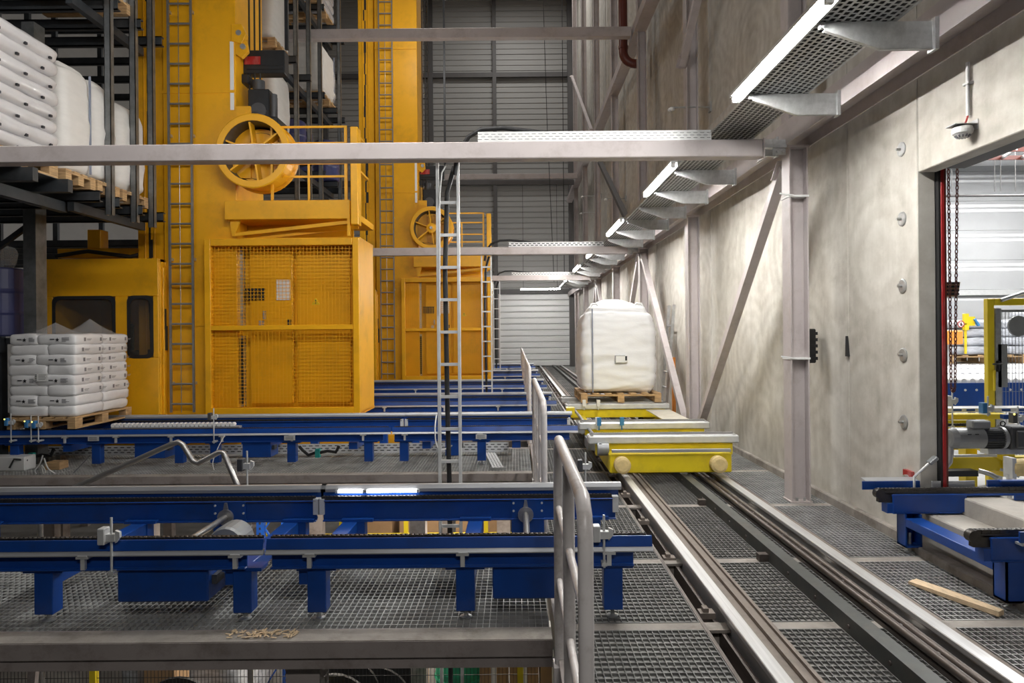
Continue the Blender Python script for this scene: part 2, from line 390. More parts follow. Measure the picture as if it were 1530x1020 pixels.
# lane platforms on the left
lanes = [(3.82, 4.86), (8.35, 9.35), (11.45, 12.5), (15.0, 16.1), (19.2, 20.3), (23.6, 24.7)]
plat = [(3.70, 4.86), (7.93, 9.5), (11.2, 12.7), (14.7, 16.3), (18.9, 20.5), (23.3, 24.9)]
for k, (a, b) in enumerate(plat):
    f = 1 if k < 2 else 1.8
    xx = [-9, -7.2, -5.4, -3.6, -1.8, .18]
    for x0, x1 in zip(xx, xx[1:]): grating(x0+.01, x1-.01, a+.02, b-.02, .036*f, .05*f)
    fb = MB().box(-9, .18, a-.14, a+.02, -.085, 0).box(-9, .18, a-.12, a+.02, -.15, -.085)
    fb.build('platform_front_beam', M['frame'], fl)
    MB().box(-9, .18, b, b+.10, -.012, .0).box(-9, .18, b+.04, b+.055, -.16, -.012).build('platform_rear_beam', M['frame'], fl)
    MB().box(-9, .18, a-.135, a+.0, .0, .004).build('dusty_ledge', M['ledge'], fl)
    for x in (-7.5, -4.3, -1.15): MB().box(x-.09, x+.09, a-.06, a+.12, -3.2, -.15).build('platform_post', M['frame'], fl)
# crane running rails below the aisles, on posts
for y in (10.2, 17.35):
    MB().box(-13, .1, y-.05, y+.15, -.62, -.40).box(-13, .1, y+.0, y+.1, -.40, -.31).build('crane_rail', M['rail'], fl)
    for x in (-11, -7, -3, -.2): MB().box(x-.1, x+.1, y-.02, y+.12, -3.2, -.62).build('rail_post', M['frame'], fl)

# ---- shuttle rails in the walkway
rt = thing('shuttle_rail', (1.2, 12, -.1), 'left shuttle rail with a bright worn head running down the walkway', 'rail')
MB().prism([(1.125,.075),(1.2,.075),(1.2,.045),(1.18,.03),(1.18,-.09),(1.145,-.09),(1.145,.03),(1.125,.045)], 'y', 1.2, 32.5).build('rail_head', M['polish'], rt, .004)
MB().box(1.21, 1.385, 1.2, 32.5, -.03, -.002).box(1.20, 1.225, 1.2, 32.5, -.002, .012).box(1.30, 1.318, 1.2, 32.5, -.002, .022).box(1.365, 1.385, 1.2, 32.5, -.002, .016).build('base_plate', M['rust'], rt)
MB().box(1.02, 1.12, 1.2, 32.5, -.14, -.12).prism([(1.005,.0),(1.025,.0),(1.06,-.10),(1.04,-.10)], 'y', 1.2, 32.5).box(1.095, 1.12, 1.2, 32.5, -.12, -.02).build('rail_trough', M['rail'], rt)
cp = MB().box(1.03, 1.115, 2.9, 2.97, -.02, .012).box(1.05, 1.08, 2.91, 2.96, .012, .035).build('rail_clip', M['rust'], rt)
rep(cp, [(0, .95*k, 0) for k in range(-1, 18)])
rt = thing('shuttle_rail', (2.19, 12, -.1), 'right shuttle rail with a bright worn head near the concrete wall', 'rail')
MB().prism([(2.135,.075),(2.215,.075),(2.215,.045),(2.195,.03),(2.195,-.09),(2.155,-.09),(2.155,.03),(2.135,.045)], 'y', 1.2, 32.5).build('rail_head', M['polish'], rt, .004)
MB().box(2.22, 2.35, 1.2, 32.5, -.03, -.004).prism([(2.22,.05),(2.235,.05),(2.30,0),(2.22,0)], 'y', 1.2, 32.5).build('base_plate', M['rust'], rt)
MB().box(2.0, 2.13, 1.2, 32.5, -.15, -.13).build('rail_trough', M['rail'], rt)
for y in (2.35, 2.75):
    MB().box(2.16, 2.19, y, y+.17, .075, .077).build('worn_patch', M['rail'], rt)
rt = thing('power_rail', (2.02, 12, -.1), 'dark double conductor rail beside the right shuttle rail', 'rail')
MB().tube([(1.99, 1.2, .045), (1.99, 32.5, .045)], .022, 8).tube([(2.045, 1.2, .045), (2.045, 32.5, .045)], .022, 8).build('conductor', M['rail'], rt)
MB().box(1.97, 2.075, 1.2, 32.5, -.02, .02).build('conductor_base', M['rail'], rt)
bo = MB().cyl((2.018, 2.0, .02), (2.018, 2.0, .05), .012, 8).build('rail_bolt', M['steel'], rt)
rep(bo, [(0, .32*k, 0) for k in range(1, 60)])
rt = thing('cable_channel', (1.79, 12, -.1), 'dark drilled steel angle standing between the walkway gratings', 'channel')
MB().box(1.745, 1.752, 1.2, 32.5, -.1, .085).box(1.745, 1.83, 1.2, 32.5, .085, .092).build('angle_profile', M['channel'], rt)
bo = MB().cyl((1.738, 2.0, .04), (1.746, 2.0, .04), .012, 8).build('angle_bolt', M['rail'], rt)
rep(bo, [(0, .4*k, 0) for k in range(1, 50)])
gp = MB().box(1.68, 1.745, 4.74, 4.80, .0, .05).build('fixing_lug', M['rail'], rt); rep(gp, [(0, 1.55, 0), (0, 3.1, 0)])

# ------------------------------------------------------------------ STEEL FRAME along the right wall
YC = [6.45, 10.2, 14.1, 17.9, 21.7, 25.5, 29.3]
for i, y in enumerate(YC):
    t = thing('steel_column', (2.65, y, 0), f'grey steel H column at the concrete wall, {ORD[i]} from the camera', 'column', 'steel columns along the wall')
    h = MB()
    for z0, z1 in ((0, 3.31), (3.56, TOP)):
        h.box(2.565, 2.578, y-.09, y+.09, z0, z1).box(2.727, 2.74, y-.09, y+.09, z0, z1).box(2.578, 2.727, y-.005, y+.005, z0, z1)
    h.build('column_shaft', M['beam'], t)
    MB().box(2.55, 2.755, y-.1, y+.1, 3.31, 3.33).box(2.55, 2.755, y-.1, y+.1, 3.54, 3.56).build('cap_plate', M['beam'], t)
    MB().box(2.55, 2.755, y-.1, y+.1, 0, .014).build('base_plate', M['beam'], t)
    b = MB().cyl((2.62, y-.07, .014), (2.62, y-.07, .045), .012, 8).build('anchor_bolt', M['galv'], t); rep(b, [(.07, 0, 0)])
    if i == 0:
        for z in (1.335, 2.85):
            MB().box(2.559, 2.746, y-.096, y+.096, z, z+.018).bar((2.47, y-.10, z+.03), (2.60, y-.10, z+.012), .012, .014).build('cable_tie', M['paper'], t)
wbm = thing('wall_beam', (2.65, 15, 3.33), 'long grey H beam lying on top of the wall columns', 'beam')
MB().box(2.52, 2.534, -2, 32.5, 3.33, 3.54).box(2.766, 2.78, -2, 32.5, 3.33, 3.54).box(2.534, 2.766, -2, 32.5, 3.43, 3.442).build('beam_profile', M['beam'], wbm)
tag(MB().box(2.5, 2.75, 6.0, 32.5, 7.8, 8.0).build('upper_wall_beam', M['beam']), 'grey box beam running high along the right wall', 'beam')
def brace(p, q, label, w=.09, h=.10, m='beam', gus=True):
    t = thing('diagonal_brace', ((p[0]+q[0])/2, (p[1]+q[1])/2, min(p[2], q[2])), label, 'brace', 'diagonal braces of the wall frame')
    MB().bar(p, q, w, h, (1,0,0)).build('brace_bar', M[m], t)
    for a, b in ((p, q), (q, p)):
        d = (Vector(b)-Vector(a)).normalized()
        MB().bar(Vector(a)-d*.06, Vector(a)+d*.16, .012, .17, (1,0,0)).build('gusset_plate', M[m], t)
brace((2.62, 6.62, 3.2), (2.62, 9.95, .06), 'grey diagonal brace leaning from the nearest wall column down to the second')
brace((2.62, 14.0, 3.2), (2.62, 10.42, .06), 'grey diagonal brace between the second and third wall columns, behind the bulk bag')
brace((2.62, 14.3, 3.2), (2.62, 17.7, .06), 'grey diagonal brace between the third and fourth wall columns')
brace((2.62, 21.6, 3.2), (2.62, 18.1, .06), 'grey diagonal brace between the fourth and fifth wall columns')
brace((2.62, 21.9, 3.2), (2.62, 25.3, .06), 'farthest grey diagonal brace low along the wall')
brace((2.50, 10.1, 5.55), (2.50, 6.6, 7.75), 'grey diagonal brace above the tray, rising from the second column towards the camera')
brace((2.49, 19.7, 6.5), (2.49, 14.3, 3.7), 'dark diagonal brace above the beam behind the third column', .1, .12, 'girt')
brace((2.49, 29.0, 12.5), (2.49, 21.9, 8.1), 'thin diagonal brace high in the far corner', .08, .1)

def cross_beam(y, z0, z1, x0, x1, label, m='beam', d=.15, stub=True):
    t = thing('cross_beam', ((x0+x1)/2, y, z0), label, 'beam', 'cross beams over the lanes')
    MB().box(x0, x1, y-d/2, y+d/2, z0, z1).build('beam_profile', M[m], t, .008)
    if stub:
        MB().box(x1, x1+.012, y-d/2-.012, y+d/2+.012, z0-.02, z1+.01).build('end_plate', M[m], t)
        MB().box(x1+.012, 2.52, y-.03, y+.03, z0+.09, z0+.12).box(2.40, 2.52, y-.004, y+.004, z0+.03, z0+.17).build('link_bracket', M['galv'], t)
        b = MB().cyl((2.44, y-.03, z0+.06), (2.44, y+.03, z0+.06), .014, 8).build('link_bolt', M['galv'], t); rep(b, [(.05, 0, 0)])
    return t
cross_beam(6.33, 3.205, 3.36, -9, 2.285, 'nearest grey cross beam spanning the whole picture above the white ladder')
cross_beam(13.95, 3.205, 3.36, -3.6, 2.285, 'second grey cross beam, in front of the far yellow crane platform')
cross_beam(20.8, 3.205, 3.36, -1.4, 2.285, 'third grey cross beam, farthest and shortest')
cross_beam(14.3, 7.77, 7.97, -6.8, 2.46, 'high dark cross beam near the top of the picture', 'beam', .18, False)
cross_beam(27.0, 7.7, 7.9, -4.0, 2.5, 'distant cross beam high in front of the back wall', 'beam', .18, False)

# ------------------------------------------------------------------ cable tray, brackets and tube lights
tr = thing('cable_tray', (2.05, 14, 3.437), 'perforated galvanised cable tray running along the wall beam over the tube lights', 'tray')
MB().perf((1.815, -1.0, 3.437), (0,1,0), (1,0,0), 17, .47, 10, .052, .034, .017).build('tray_bottom', M['galv'], tr)
MB().perf((1.815, 16.0, 3.437), (0,1,0), (1,0,0), 12, .47, 6, .11, .07, .03).build('tray_bottom', M['galv'], tr)
MB().box(1.812, 1.815, -1, 28, 3.437, 3.50).box(2.285, 2.288, -1, 28, 3.437, 3.50).build('tray_side', M['galv'], tr)
cb = MB()  # row filled out with added cables to block upward light
for k in range(12): cb.tube([(1.845+.037*k, -1, 3.46), (1.84+.038*k, 8, 3.46), (1.848+.037*k, 28, 3.46)], .018, 6)
tag(cb.build('tray_cables', M['rubber']), 'black cables lying in the tray along the wall', 'cable')
by = [4.06, 5.28, 6.52]+[7.75+1.13*k for k in range(17)]
for i, y in enumerate(by):
    t = thing('tray_bracket', (2.3, y, 3.26), f'tapered galvanised bracket carrying the wall tray, {ORD[i]} from the camera', 'bracket', 'tapered brackets under the cable tray')
    MB().prism([(1.84,3.435),(2.50,3.435),(2.50,3.275),(2.19,3.275),(1.855,3.39),(1.84,3.405)], 'y', y-.002, y+.002).box(1.84, 2.50, y, y+.035, 3.431, 3.435).prism([(1.855,3.39),(1.855,3.386),(2.19,3.271),(2.50,3.271),(2.50,3.275),(2.19,3.275)], 'y', y, y+.028).build('bracket_arm', M['galv'], t)
    MB().box(2.495, 2.518, y-.03, y+.05, 3.26, 3.45).build('back_plate', M['galv'], t)
    MB().cyl((1.843, y-.004, 3.42), (1.843, y+.036, 3.42), .017, 8).build('arm_tip', M['galvw'], t)
    b = MB().cyl((1.95, y+.015, 3.415), (1.95, y+.015, 3.431), .009, 6).build('tray_bolt', M['galv'], t); rep(b, [(.17, 0, 0), (.34, 0, 0)])
for i, y in enumerate([3.78, 7.50, 11.2, 14.9, 18.62, 22.34]):
    lab = f'glowing fluorescent tube light under the tray edge, {ORD[i]} from the camera'
    t = thing('tube_light', (1.74, y+.8, 3.40), lab, 'light', 'tube lights along the tray')
    MB().box(1.715, 1.79, y-.04, y+1.64, 3.452, 3.478).box(1.786, 1.79, y-.04, y+1.64, 3.409, 3.452).box(1.79, 1.815, y+.2, y+.23, 3.455, 3.475).box(1.79, 1.815, y+1.35, y+1.38, 3.455, 3.475).build('lamp_housing', M['galvw'], t)
    MB().tube([(1.745, y, 3.425), (1.745, y+1.58, 3.425)], .0235, 12).build('lamp_tube', M['tube'], t)
    e = MB().box(1.722, 1.768, y-.035, y-.002, 3.40, 3.452).build('end_cap', M['plaster_white'], t); rep(e, [(0, 1.617, 0)])
t = thing('tube_light', (1.05, 28.5, 3.42), 'distant tube light lying crosswise in front of the back roller door', 'light')
MB().box(.2, 1.92, 28.47, 28.53, 3.47, 3.50).build('lamp_housing', M['galvw'], t)
MB().tube([(.25, 28.5, 3.44), (1.87, 28.5, 3.44)], .024, 10).build('lamp_tube', M['tube'], t)
e = MB().box(.21, .25, 28.48, 28.52, 3.41, 3.47).build('end_cap', M['plaster_white'], t); rep(e, [(1.66, 0, 0)])
for x in (.35, 1.77): MB().box(x-.01, x+.01, 28.49, 28.51, 3.50, 7.9).build('lamp_rod', M['girt'], t)
MB().box(-1, 2.5, 28.4, 28.6, 7.8, 7.95).build('lamp_beam', M['girt'], t)
# perforated channels lying on the cross beams with looping hoses
for (y, x0, nm, hs) in ((6.33, -.33, 'near', (-.56, -.2, .25)), (13.95, -.12, 'second', (-.62, -.2, .35)), (20.8, -.1, 'third', (-.62, -.2, .4))):
    t = thing('perforated_channel', ((x0+1.82)/2, y, 3.362), f'white perforated cable channel lying on the {nm} cross beam', 'channel', 'perforated channels on the cross beams')
    n = 3 if y < 10 else 2
    MB().perf((x0, y-.05, 3.364), (1,0,0), (0,0,1), 1.82-x0, .092, n, .062 if y < 10 else .09, .038 if y < 10 else .055, .02).build('channel_side', M['galvw'], t)
    MB().box(x0, 1.82, y-.05, y+.05, 3.36, 3.363).build('channel_floor', M['galvw'], t)
    for dz in (.022, .05, .078): MB().cyl((x0, y+.0, 3.36+dz), (1.82, y+.0, 3.36+dz), .016, 6).build('slot_shade_tube', M['rubber'], t)  # black tubes added so the punched slots read as dark
    h = [(hs[0], y+.12, 3.1), (hs[0]+.03, y+.1, 3.30), (hs[0]+.14, y+.05, 3.44), (hs[1]-.1, y+.02, 3.50), (hs[1]+.1, y, 3.505), (hs[2], y, 3.46), (hs[2]+.5, y, 3.42), (1.7, y, 3.41)]
    tag(MB().tube(h, .022, 8).build('cable_hose', M['rubber']), f'black cable hose arching into the {nm} perforated channel', 'hose', 'black hoses over the cross beams')
# vertical cable ladders hanging from the cross beams
for y, z0, x0, nm in ((6.49, -3.2, -.742, 'nearest white cable ladder hanging from the nearest cross beam'), (14.1, .0, -.70, 'second cable ladder, in front of the far crane railing'), (20.95, .0, -.68, 'farthest thin cable ladder beside the far crane cabinet')):
    t = thing('cable_ladder', (x0+.1, y, z0), nm, 'ladder', 'vertical cable ladders')
    for k in (0, .195):
        MB().box(x0+k, x0+k+.028, y-.03, y+.03, z0, 3.25).build('ladder_rail', M['galvw'], t, .003)
    r = MB().box(x0+.028, x0+.195, y-.012, y+.012, z0+.2, z0+.228).build('ladder_rung', M['galvw'], t)
    rep(r, [(0, 0, .307*k) for k in range(1, int((3.1-z0)/.307))])
    tag(MB().tube([(x0+.17, y+.05, 3.2), (x0+.10, y+.045, 2.95), (x0+.075, y+.042, 2.2), (x0+.085, y+.042, 1.0), (x0+.10, y+.042, 0.1), (x0+.09, y+.042, z0+.15)], .023, 8).build('ladder_cable', M['rubber']),
        f'black cable running down the {nm.split(" ")[0]} cable ladder', 'cable', 'cables in the ladders')
tag(MB().tube([at(667, 246, 6.44), at(660, 258, 6.44), at(657, 290, 6.45), at(657, 470, 6.45)], .008, 6).build('white_cable', M['plaster_white']), 'thin white cable at the top of the nearest ladder', 'cable')

# ------------------------------------------------------------------ guardrails along the left edge of the walkway
def guardrail(y0, y1, n, label):
    x = .205; t = thing('guardrail', (x, (y0+y1)/2, -.15), label, 'railing', 'white guardrails along the walkway')
    rr = .024
    pts = [(x, y0, -.15), (x, y0, .98), (x, y0+.02, 1.045), (x, y0+.085, 1.085), (x, y1-.085, 1.085), (x, y1-.02, 1.045), (x, y1, .98), (x, y1, -.15)]
    MB().tube(pts, rr, 12).build('top_rail', M['white_tube'], t)
    for i in range(1, n):
        y = y0+(y1-y0)*i/n; MB().tube([(x, y, -.15), (x, y, 1.075)], rr, 12).build('rail_post', M['white_tube'], t)
    for z in (.74, .385):
        MB().tube([(x, y0, z), (x, y1, z)], .016, 10).build('mid_rail', M['white_tube'], t)
    for i in range(n+1):
        y = y0+(y1-y0)*i/n; MB().box(x-.03, x+.035, y-.05, y+.05, -.155, -.03).build('foot_plate', M['white_tube'], t)
guardrail(2.05, 3.37, 2, 'nearest white tubular guardrail, large in front of the near conveyor')
guardrail(5.05, 7.65, 4, 'second white guardrail, behind the near conveyor')
guardrail(10.0, 13.6, 4, 'third white guardrail, ending near the shuttle pallet')
guardrail(14.2, 24.0, 6, 'farthest white guardrail, seen almost end-on towards the back door')

# ------------------------------------------------------------------ chain conveyors
def chain_mesh(x0, x1, y, z, pitch=.026):
    m = MB(); n = int((x1-x0)/pitch)
    for i in range(n):
        x = x0+i*pitch; s = .003 if i % 2 else 0
        m.box(x+.001, x+pitch+.004, y-.017+s, y-.012+s, z-.011, z+.011).box(x+.001, x+pitch+.004, y+.012-s, y+.017-s, z-.011, z+.011)
        m.cyl((x+pitch/2, y-.011, z+.002), (x+pitch/2, y+.011, z+.002), .0115, 6)
    m.box(x0, x1, y-.02, y+.02, z-.03, z-.012)
    return m
def leg_part(t, x, y, wdt=.105, ztop=.285, zfl=.305):
    l = MB().box(x-wdt/2, x+wdt/2, y, y+.09, .05, ztop).build('leg', M['blue'], t, .004)
    MB().box(x-.11, x+.11, y-.005, y+.10, ztop, zfl).build('leg_flange', M['blue'], l)
    MB().cyl((x, y+.045, .0), (x, y+.045, .06), .011, 8).lathe([(.035,0),(.035,.008),(.016,.014)], (x, y+.045, 0), 'z', 12).build('levelling_foot', M['galv'], l)
def clamp_part(t, x, y):
    MB().box(x-.035, x+.035, y-.045, y-.005, .372, .384).box(x-.012, x+.012, y-.04, y-.02, .31, .374).box(x-.022, x+.03, y-.05, y-.01, .384, .392).build('strip_clamp', M['galvw'], t)
def conveyor(label, x0, x1, yf, yr, legs, boxes, crosses, drives, clamps, xr1=None, guide=True):
    t = thing('chain_conveyor', ((x0+x1)/2, (yf+yr)/2, 0), label, 'conveyor', 'blue chain conveyors')
    xr1 = x1-.03 if xr1 is None else xr1; e1 = x1-.10; bv = .004 if yf < 6 else 0
    MB().box(x0+.03, e1, yf, yf+.012, .305, .425).box(x0+.03, e1, yf-.03, yf+.012, .300, .312).box(x0+.03, e1, yf, yf+.07, .415, .427).build('front_beam', M['blue'], t, bv)
    MB().prism([(yf-.018,.468),(yf-.008,.468),(yf-.022,.413),(yf-.034,.413)], 'x', x0+.01, x1).build('guide_strip', M['blue'], t, 0)
    MB().prism([(yf-.030,.413),(yf-.045,.392),(yf-.045,.386),(yf-.010,.386),(yf-.010,.413)], 'x', x0+.01, x1+.003).build('wear_strip', M['grey_plate'], t, 0)
    chain_mesh(x0+.02, x1-.02, yf+.03, .462).build('front_chain', M['chain'], t)
    MB().box(x0+.03, xr1, yr-.012, yr, .285, .428).box(x0+.03, xr1, yr-.03, yr+.03, .420, .430).box(x0+.03, xr1, yr-.035, yr, .280, .292).build('rear_beam', M['blue'], t, bv)
    chain_mesh(x0+.02, xr1-.01, yr-.005, .445).build('rear_chain', M['chain'], t)
    if guide:
        MB().box(x0, xr1+.03, yr+.045, yr+.055, .40, .50).build('guide_backing', M['blue'], t)
        MB().prism([(yr+.03,.475),(yr+.03,.497),(yr+.045,.522),(yr+.085,.522),(yr+.085,.510),(yr+.045,.50)], 'x', x0, xr1+.05).build('guide_rail', M['grey_plate'], t)
    for s in (x0+.012, xr1-.01):
        MB().prism([(yr-.03,.33),(yr+.03,.33),(yr+.03,.44),(yr-.03,.44)], 'x', s-.012, s+.03).build('end_bracket', M['galvw'], t)
    for x in legs:
        leg_part(t, x, yf-.005); leg_part(t, x, yr-.06)
    for a, b in boxes:
        k = MB().box(a, b, yf-.004, yf+.26, .115, .308).build('motor_cover', M['blue'], t, bv*2)
        MB().box(b+.002, b+.03, yf+.04, yf+.14, .20, .25).build('cable_gland', M['motor_dark'], k)
    for x in crosses:
        MB().box(x-.052, x+.052, yf+.012, yr-.012, .20, .285).build('cross_member', M['blue'], t, bv)
    for x in drives:
        d = MB().box(x-.10, x+.13, yr-.026, yr-.012, .155, .425).build('drive_plate', M['blue'], t)
        for dx, z in ((-.085,.40), (.115,.40), (-.085,.345), (.115,.345)): MB().cyl((x+dx, yr-.034, z), (x+dx, yr-.024, z), .008, 6).build('plate_bolt', M['galvw'], d)
        MB().lathe([(.055,0),(.055,.02),(.038,.028),(.038,.04)], (x, yr-.07, .325), 'y', 18).prism([(x-.02,.36),(x+.02,.36),(x+.008,.425),(x-.008,.425)], 'y', yr-.06, yr-.045).build('bearing', M['steel'], d)
        MB().cyl((x, yf+.26, .325), (x, yr-.02, .325), .021, 12).build('drive_shaft', M['steel'], t)
    for x in clamps: clamp_part(t, x, yf)
    return t
def X(px, Y): return (px-770)*Y/F
Y1 = 3.82
cA = conveyor('near blue chain conveyor on the right, ending by the shuttle rails', -1.405, .75, 3.82, 4.86,
     [X(470,Y1), X(692,Y1), X(913,Y1)], [(-.14,.30)], [X(520,4.8), X(708,4.8)], [X(783,4.84)], [X(462,Y1), X(689,Y1), X(906,Y1)], .70)
cB = conveyor('near blue chain conveyor on the left, partly in the dark', -5.2, -1.412, 3.82, 4.86,
     [-4.8, -3.75, X(62,Y1), X(359,Y1)], [(X(172,Y1), X(308,Y1)), (-4.6,-4.1)], [X(205,4.8), -3.9, X(432,4.8)], [X(338,4.84)], [X(127,Y1), X(352,Y1)], -1.42)
Y2 = 8.35
conveyor('second blue chain conveyor, right unit behind the white ladder', -1.52, .75, 8.35, 9.35,
     [X(602,Y2), X(718,Y2)], [(X(664,Y2), X(686,Y2))], [-1.1, 0], [], [X(604,Y2), X(667,Y2), X(716,Y2)], .72)
conveyor('second blue chain conveyor, left unit carrying the sack pallet', -6.4, -1.53, 8.35, 9.35,
     [X(20,Y2), X(142,Y2), X(266,Y2), X(319,Y2), X(434,Y2), X(549,Y2)], [(X(200,Y2), X(245,Y2)), (X(361,Y2), X(403,Y2))], [-5.5, -4.5, -3.1, -2], [], [X(98,Y2), X(174,Y2), X(256,Y2), X(332,Y2), X(436,Y2), X(542,Y2)], -1.56)
for k, (a, b) in enumerate(lanes[2:]):
    nm = ['third', 'fourth', 'fifth', 'sixth'][k]
    conveyor(f'{nm} blue chain conveyor counted from the camera, beyond the crane aisle', -5.5, .68, a, b, [-4.2, -3, -1.9, -.6, .3], [(-2.8,-2.4), (-.35,.05)], [-3.4, -1.5, .1], [], [-3.2, -2.2, -1.2, -.3, .4], .62)

# plates, sensors, glowing strips and bits on the conveyors
for i, (px, py) in enumerate(((140, 655), (433, 654), (719, 652))):
    p = at(px, py, 8.31)
    t = thing('type_plate', p, f'small silver type plate on the second conveyor, {ORD[i]} from the left', 'plate', 'type plates')
    MB().box(p.x-.065, p.x+.065, 8.30, 8.312, p.z-.028, p.z+.028).build('plate_body', M['galvw'], t)
    ln = MB()
    for z in (-.014, 0, .014): ln.box(p.x-.05, p.x+.045, 8.297, 8.3, p.z+z-.003, p.z+z+.003)
    ln.build('plate_print', M['inkgrey'], t)
def sensor(px, py, Y, label, body='sensor_blue', rod=.20, led=True, base=None):
    p = at(px, py, Y); t = thing('sensor_post', p, label, 'sensor', 'sensors on threaded rods')
    zb = base if base is not None else p.z-rod
    MB().cyl((p.x+.035, Y, zb), (p.x+.035, Y, p.z+.10), .007, 8).build('threaded_rod', M['galvw'], t)
    MB().box(p.x+.02, p.x+.05, Y-.012, Y+.10, zb+.01, zb+.03).build('rod_holder', M['galvw'], t)
    MB().box(p.x-.028, p.x+.012, Y-.03, Y+.03, p.z-.045, p.z+.045).build('sensor_body', M[body], t, .004)
    MB().box(p.x+.008, p.x+.06, Y-.016, Y+.022, p.z-.03, p.z+.01).prism([(p.x+.06,p.z-.04),(p.x+.085,p.z-.01),(p.x+.085,p.z+.02),(p.x+.06,p.z+.03)], 'y', Y-.01, Y+.01).build('sensor_clamp', M['galvw'], t)
    if led: MB().cyl((p.x-.02, Y-.03, p.z+.035), (p.x-.02, Y-.034, p.z+.035), .008, 8).build('status_light', M['led_y'], t)
sensor(12, 630, 8.27, 'leftmost sensor in front of the sack pallet', base=.33)
sensor(42, 633, 8.27, 'sensor on a rod left of the pallet corner', base=.33)
sensor(53, 634, 8.27, 'blue sensor between two rods below the sacks', base=.33)
p = sensor(315, 622, 8.27, 'small dark sensor standing on the second conveyor right of the yellow cabinet foot', 'motor_dark', led=False, base=.30)
sensor(157, 800, 3.77, 'grey sensor clamp with rod on the near left conveyor', 'galvw', led=False, base=.28)
sensor(362, 694, 4.96, 'black sensor on a bracket behind the near conveyor', 'motor_dark', led=False, base=.44)
sensor(893, 796, 3.78, 'clamped rod sensor at the end of the near conveyor', 'galvw', led=False, base=.30)
sensor(868, 695, 5.3, 'small dark sensor with bracket beside the left rail', 'motor_dark', led=False, base=.0)
# emissive strips laid in the guide of the near conveyor
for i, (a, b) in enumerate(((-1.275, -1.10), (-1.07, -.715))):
    t = thing('glowing_strip', ((a+b)/2, 4.872, .475), ('short' if i == 0 else 'long')+' glowing strip in the guide of the near conveyor', 'light', 'glowing strips in the conveyor guide')
    MB().tube([(a, 4.877, .482), (b, 4.877, .482)], .010, 8).build('strip_tube', M['glow_strip'], t)
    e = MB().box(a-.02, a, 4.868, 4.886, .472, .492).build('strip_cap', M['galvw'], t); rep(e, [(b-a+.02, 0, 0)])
# big pulley wheels on the near drive shafts
for px, lab in ((352, 'grey round drive motor on the shaft of the near left conveyor'),):
    x = X(346, 4.5); t = thing('drive_motor', (x, 4.45, .2), lab, 'motor')
    MB().lathe([(.03,0),(.105,.01),(.115,.03),(.115,.20),(.09,.23),(.05,.24)], (x, 4.36, .26), 'y', 22).build('motor_body', M['motor'], t)
    MB().box(x-.05, x+.05, 4.40, 4.52, .10, .16).build('motor_foot', M['motor_dark'], t)

# rollers row on the second conveyor (white)
t = thing('roller_strip', (-4.2, 8.7, .44), 'white roller strip lying along the second conveyor', 'roller strip')
rl = MB().cyl((X(170,8.7), 8.66, .475), (X(170,8.7), 8.74, .475), .026, 10).build('roller', M['roller'], t)
rep(rl, [(.056*k, 0, 0) for k in range(1, 28)])
MB().box(X(168,8.7), X(168,8.7)+1.62, 8.65, 8.75, .43, .455).build('roller_rail', M['grey_plate'], t)
# perforated cable trays lying on the second platform
t = thing('perforated_channel', (-2.6, 8.95, .02), 'long perforated cable channel on the platform under the second conveyor', 'channel', 'perforated channels on the platform')
MB().perf((-6.2, 8.93, .06), (1,0,0), (0,0,1), 6.1, .12, 3, .085, .05, .022).build('channel_side', M['galvw'], t)
MB().box(-6.2, -.1, 8.93, 9.03, .055, .06).build('channel_floor', M['galvw'], t)
for dz in (.08, .115, .15): MB().cyl((-6.2, 8.98, dz), (-.1, 8.98, dz), .018, 6).build('slot_shade_tube', M['rubber'], t)  # added black tubes, standing in for darkness behind the slots
f = MB()
for x in (-6, -4.5, -3, -1.5, -.3): f.box(x-.03, x+.03, 8.94, 9.02, 0, .055)
f.build('channel_foot', M['galv'], t)
t = thing('perforated_channel', (-.35, 8.5, .02), 'short perforated channel turning towards the camera under the second conveyor', 'channel', 'perforated channels on the platform')
MB().perf((-.28, 8.0, .03), (-.14, .99, .02), (.99, .14, 0), .95, .13, 3, .085, .05, .022).build('channel_top', M['galvw'], t)
MB().box(-.31, -.12, 8.02, 8.05, 0, .03).box(-.42, -.25, 8.85, 8.88, 0, .045).build('channel_foot', M['galv'], t)

# bent steel pipe behind the near conveyor
q = [at(112, 728, 6.6), at(255, 664, 6.6), at(266, 660, 6.6), at(273, 664, 6.6), at(288, 688, 6.6), at(296, 692, 6.6), at(328, 675, 6.6), at(334, 676, 6.6), at(356, 728, 6.6), at(372, 770, 6.6)]
bent = MB().tube([at(60, 752, 6.6)]+q, .026, 12)
bent.box(q[-1].x-.05, q[-1].x+.05, 6.55, 6.65, -.26, -.235).cyl((at(60,752,6.6).x, 6.6, -3.2), at(60,752,6.6), .026).cyl((q[-1].x, 6.6, -3.2), q[-1], .026)
tag(bent.build('bent_pipe', M['steel']), 'bent bare steel pipe rising behind the near conveyor', 'pipe')
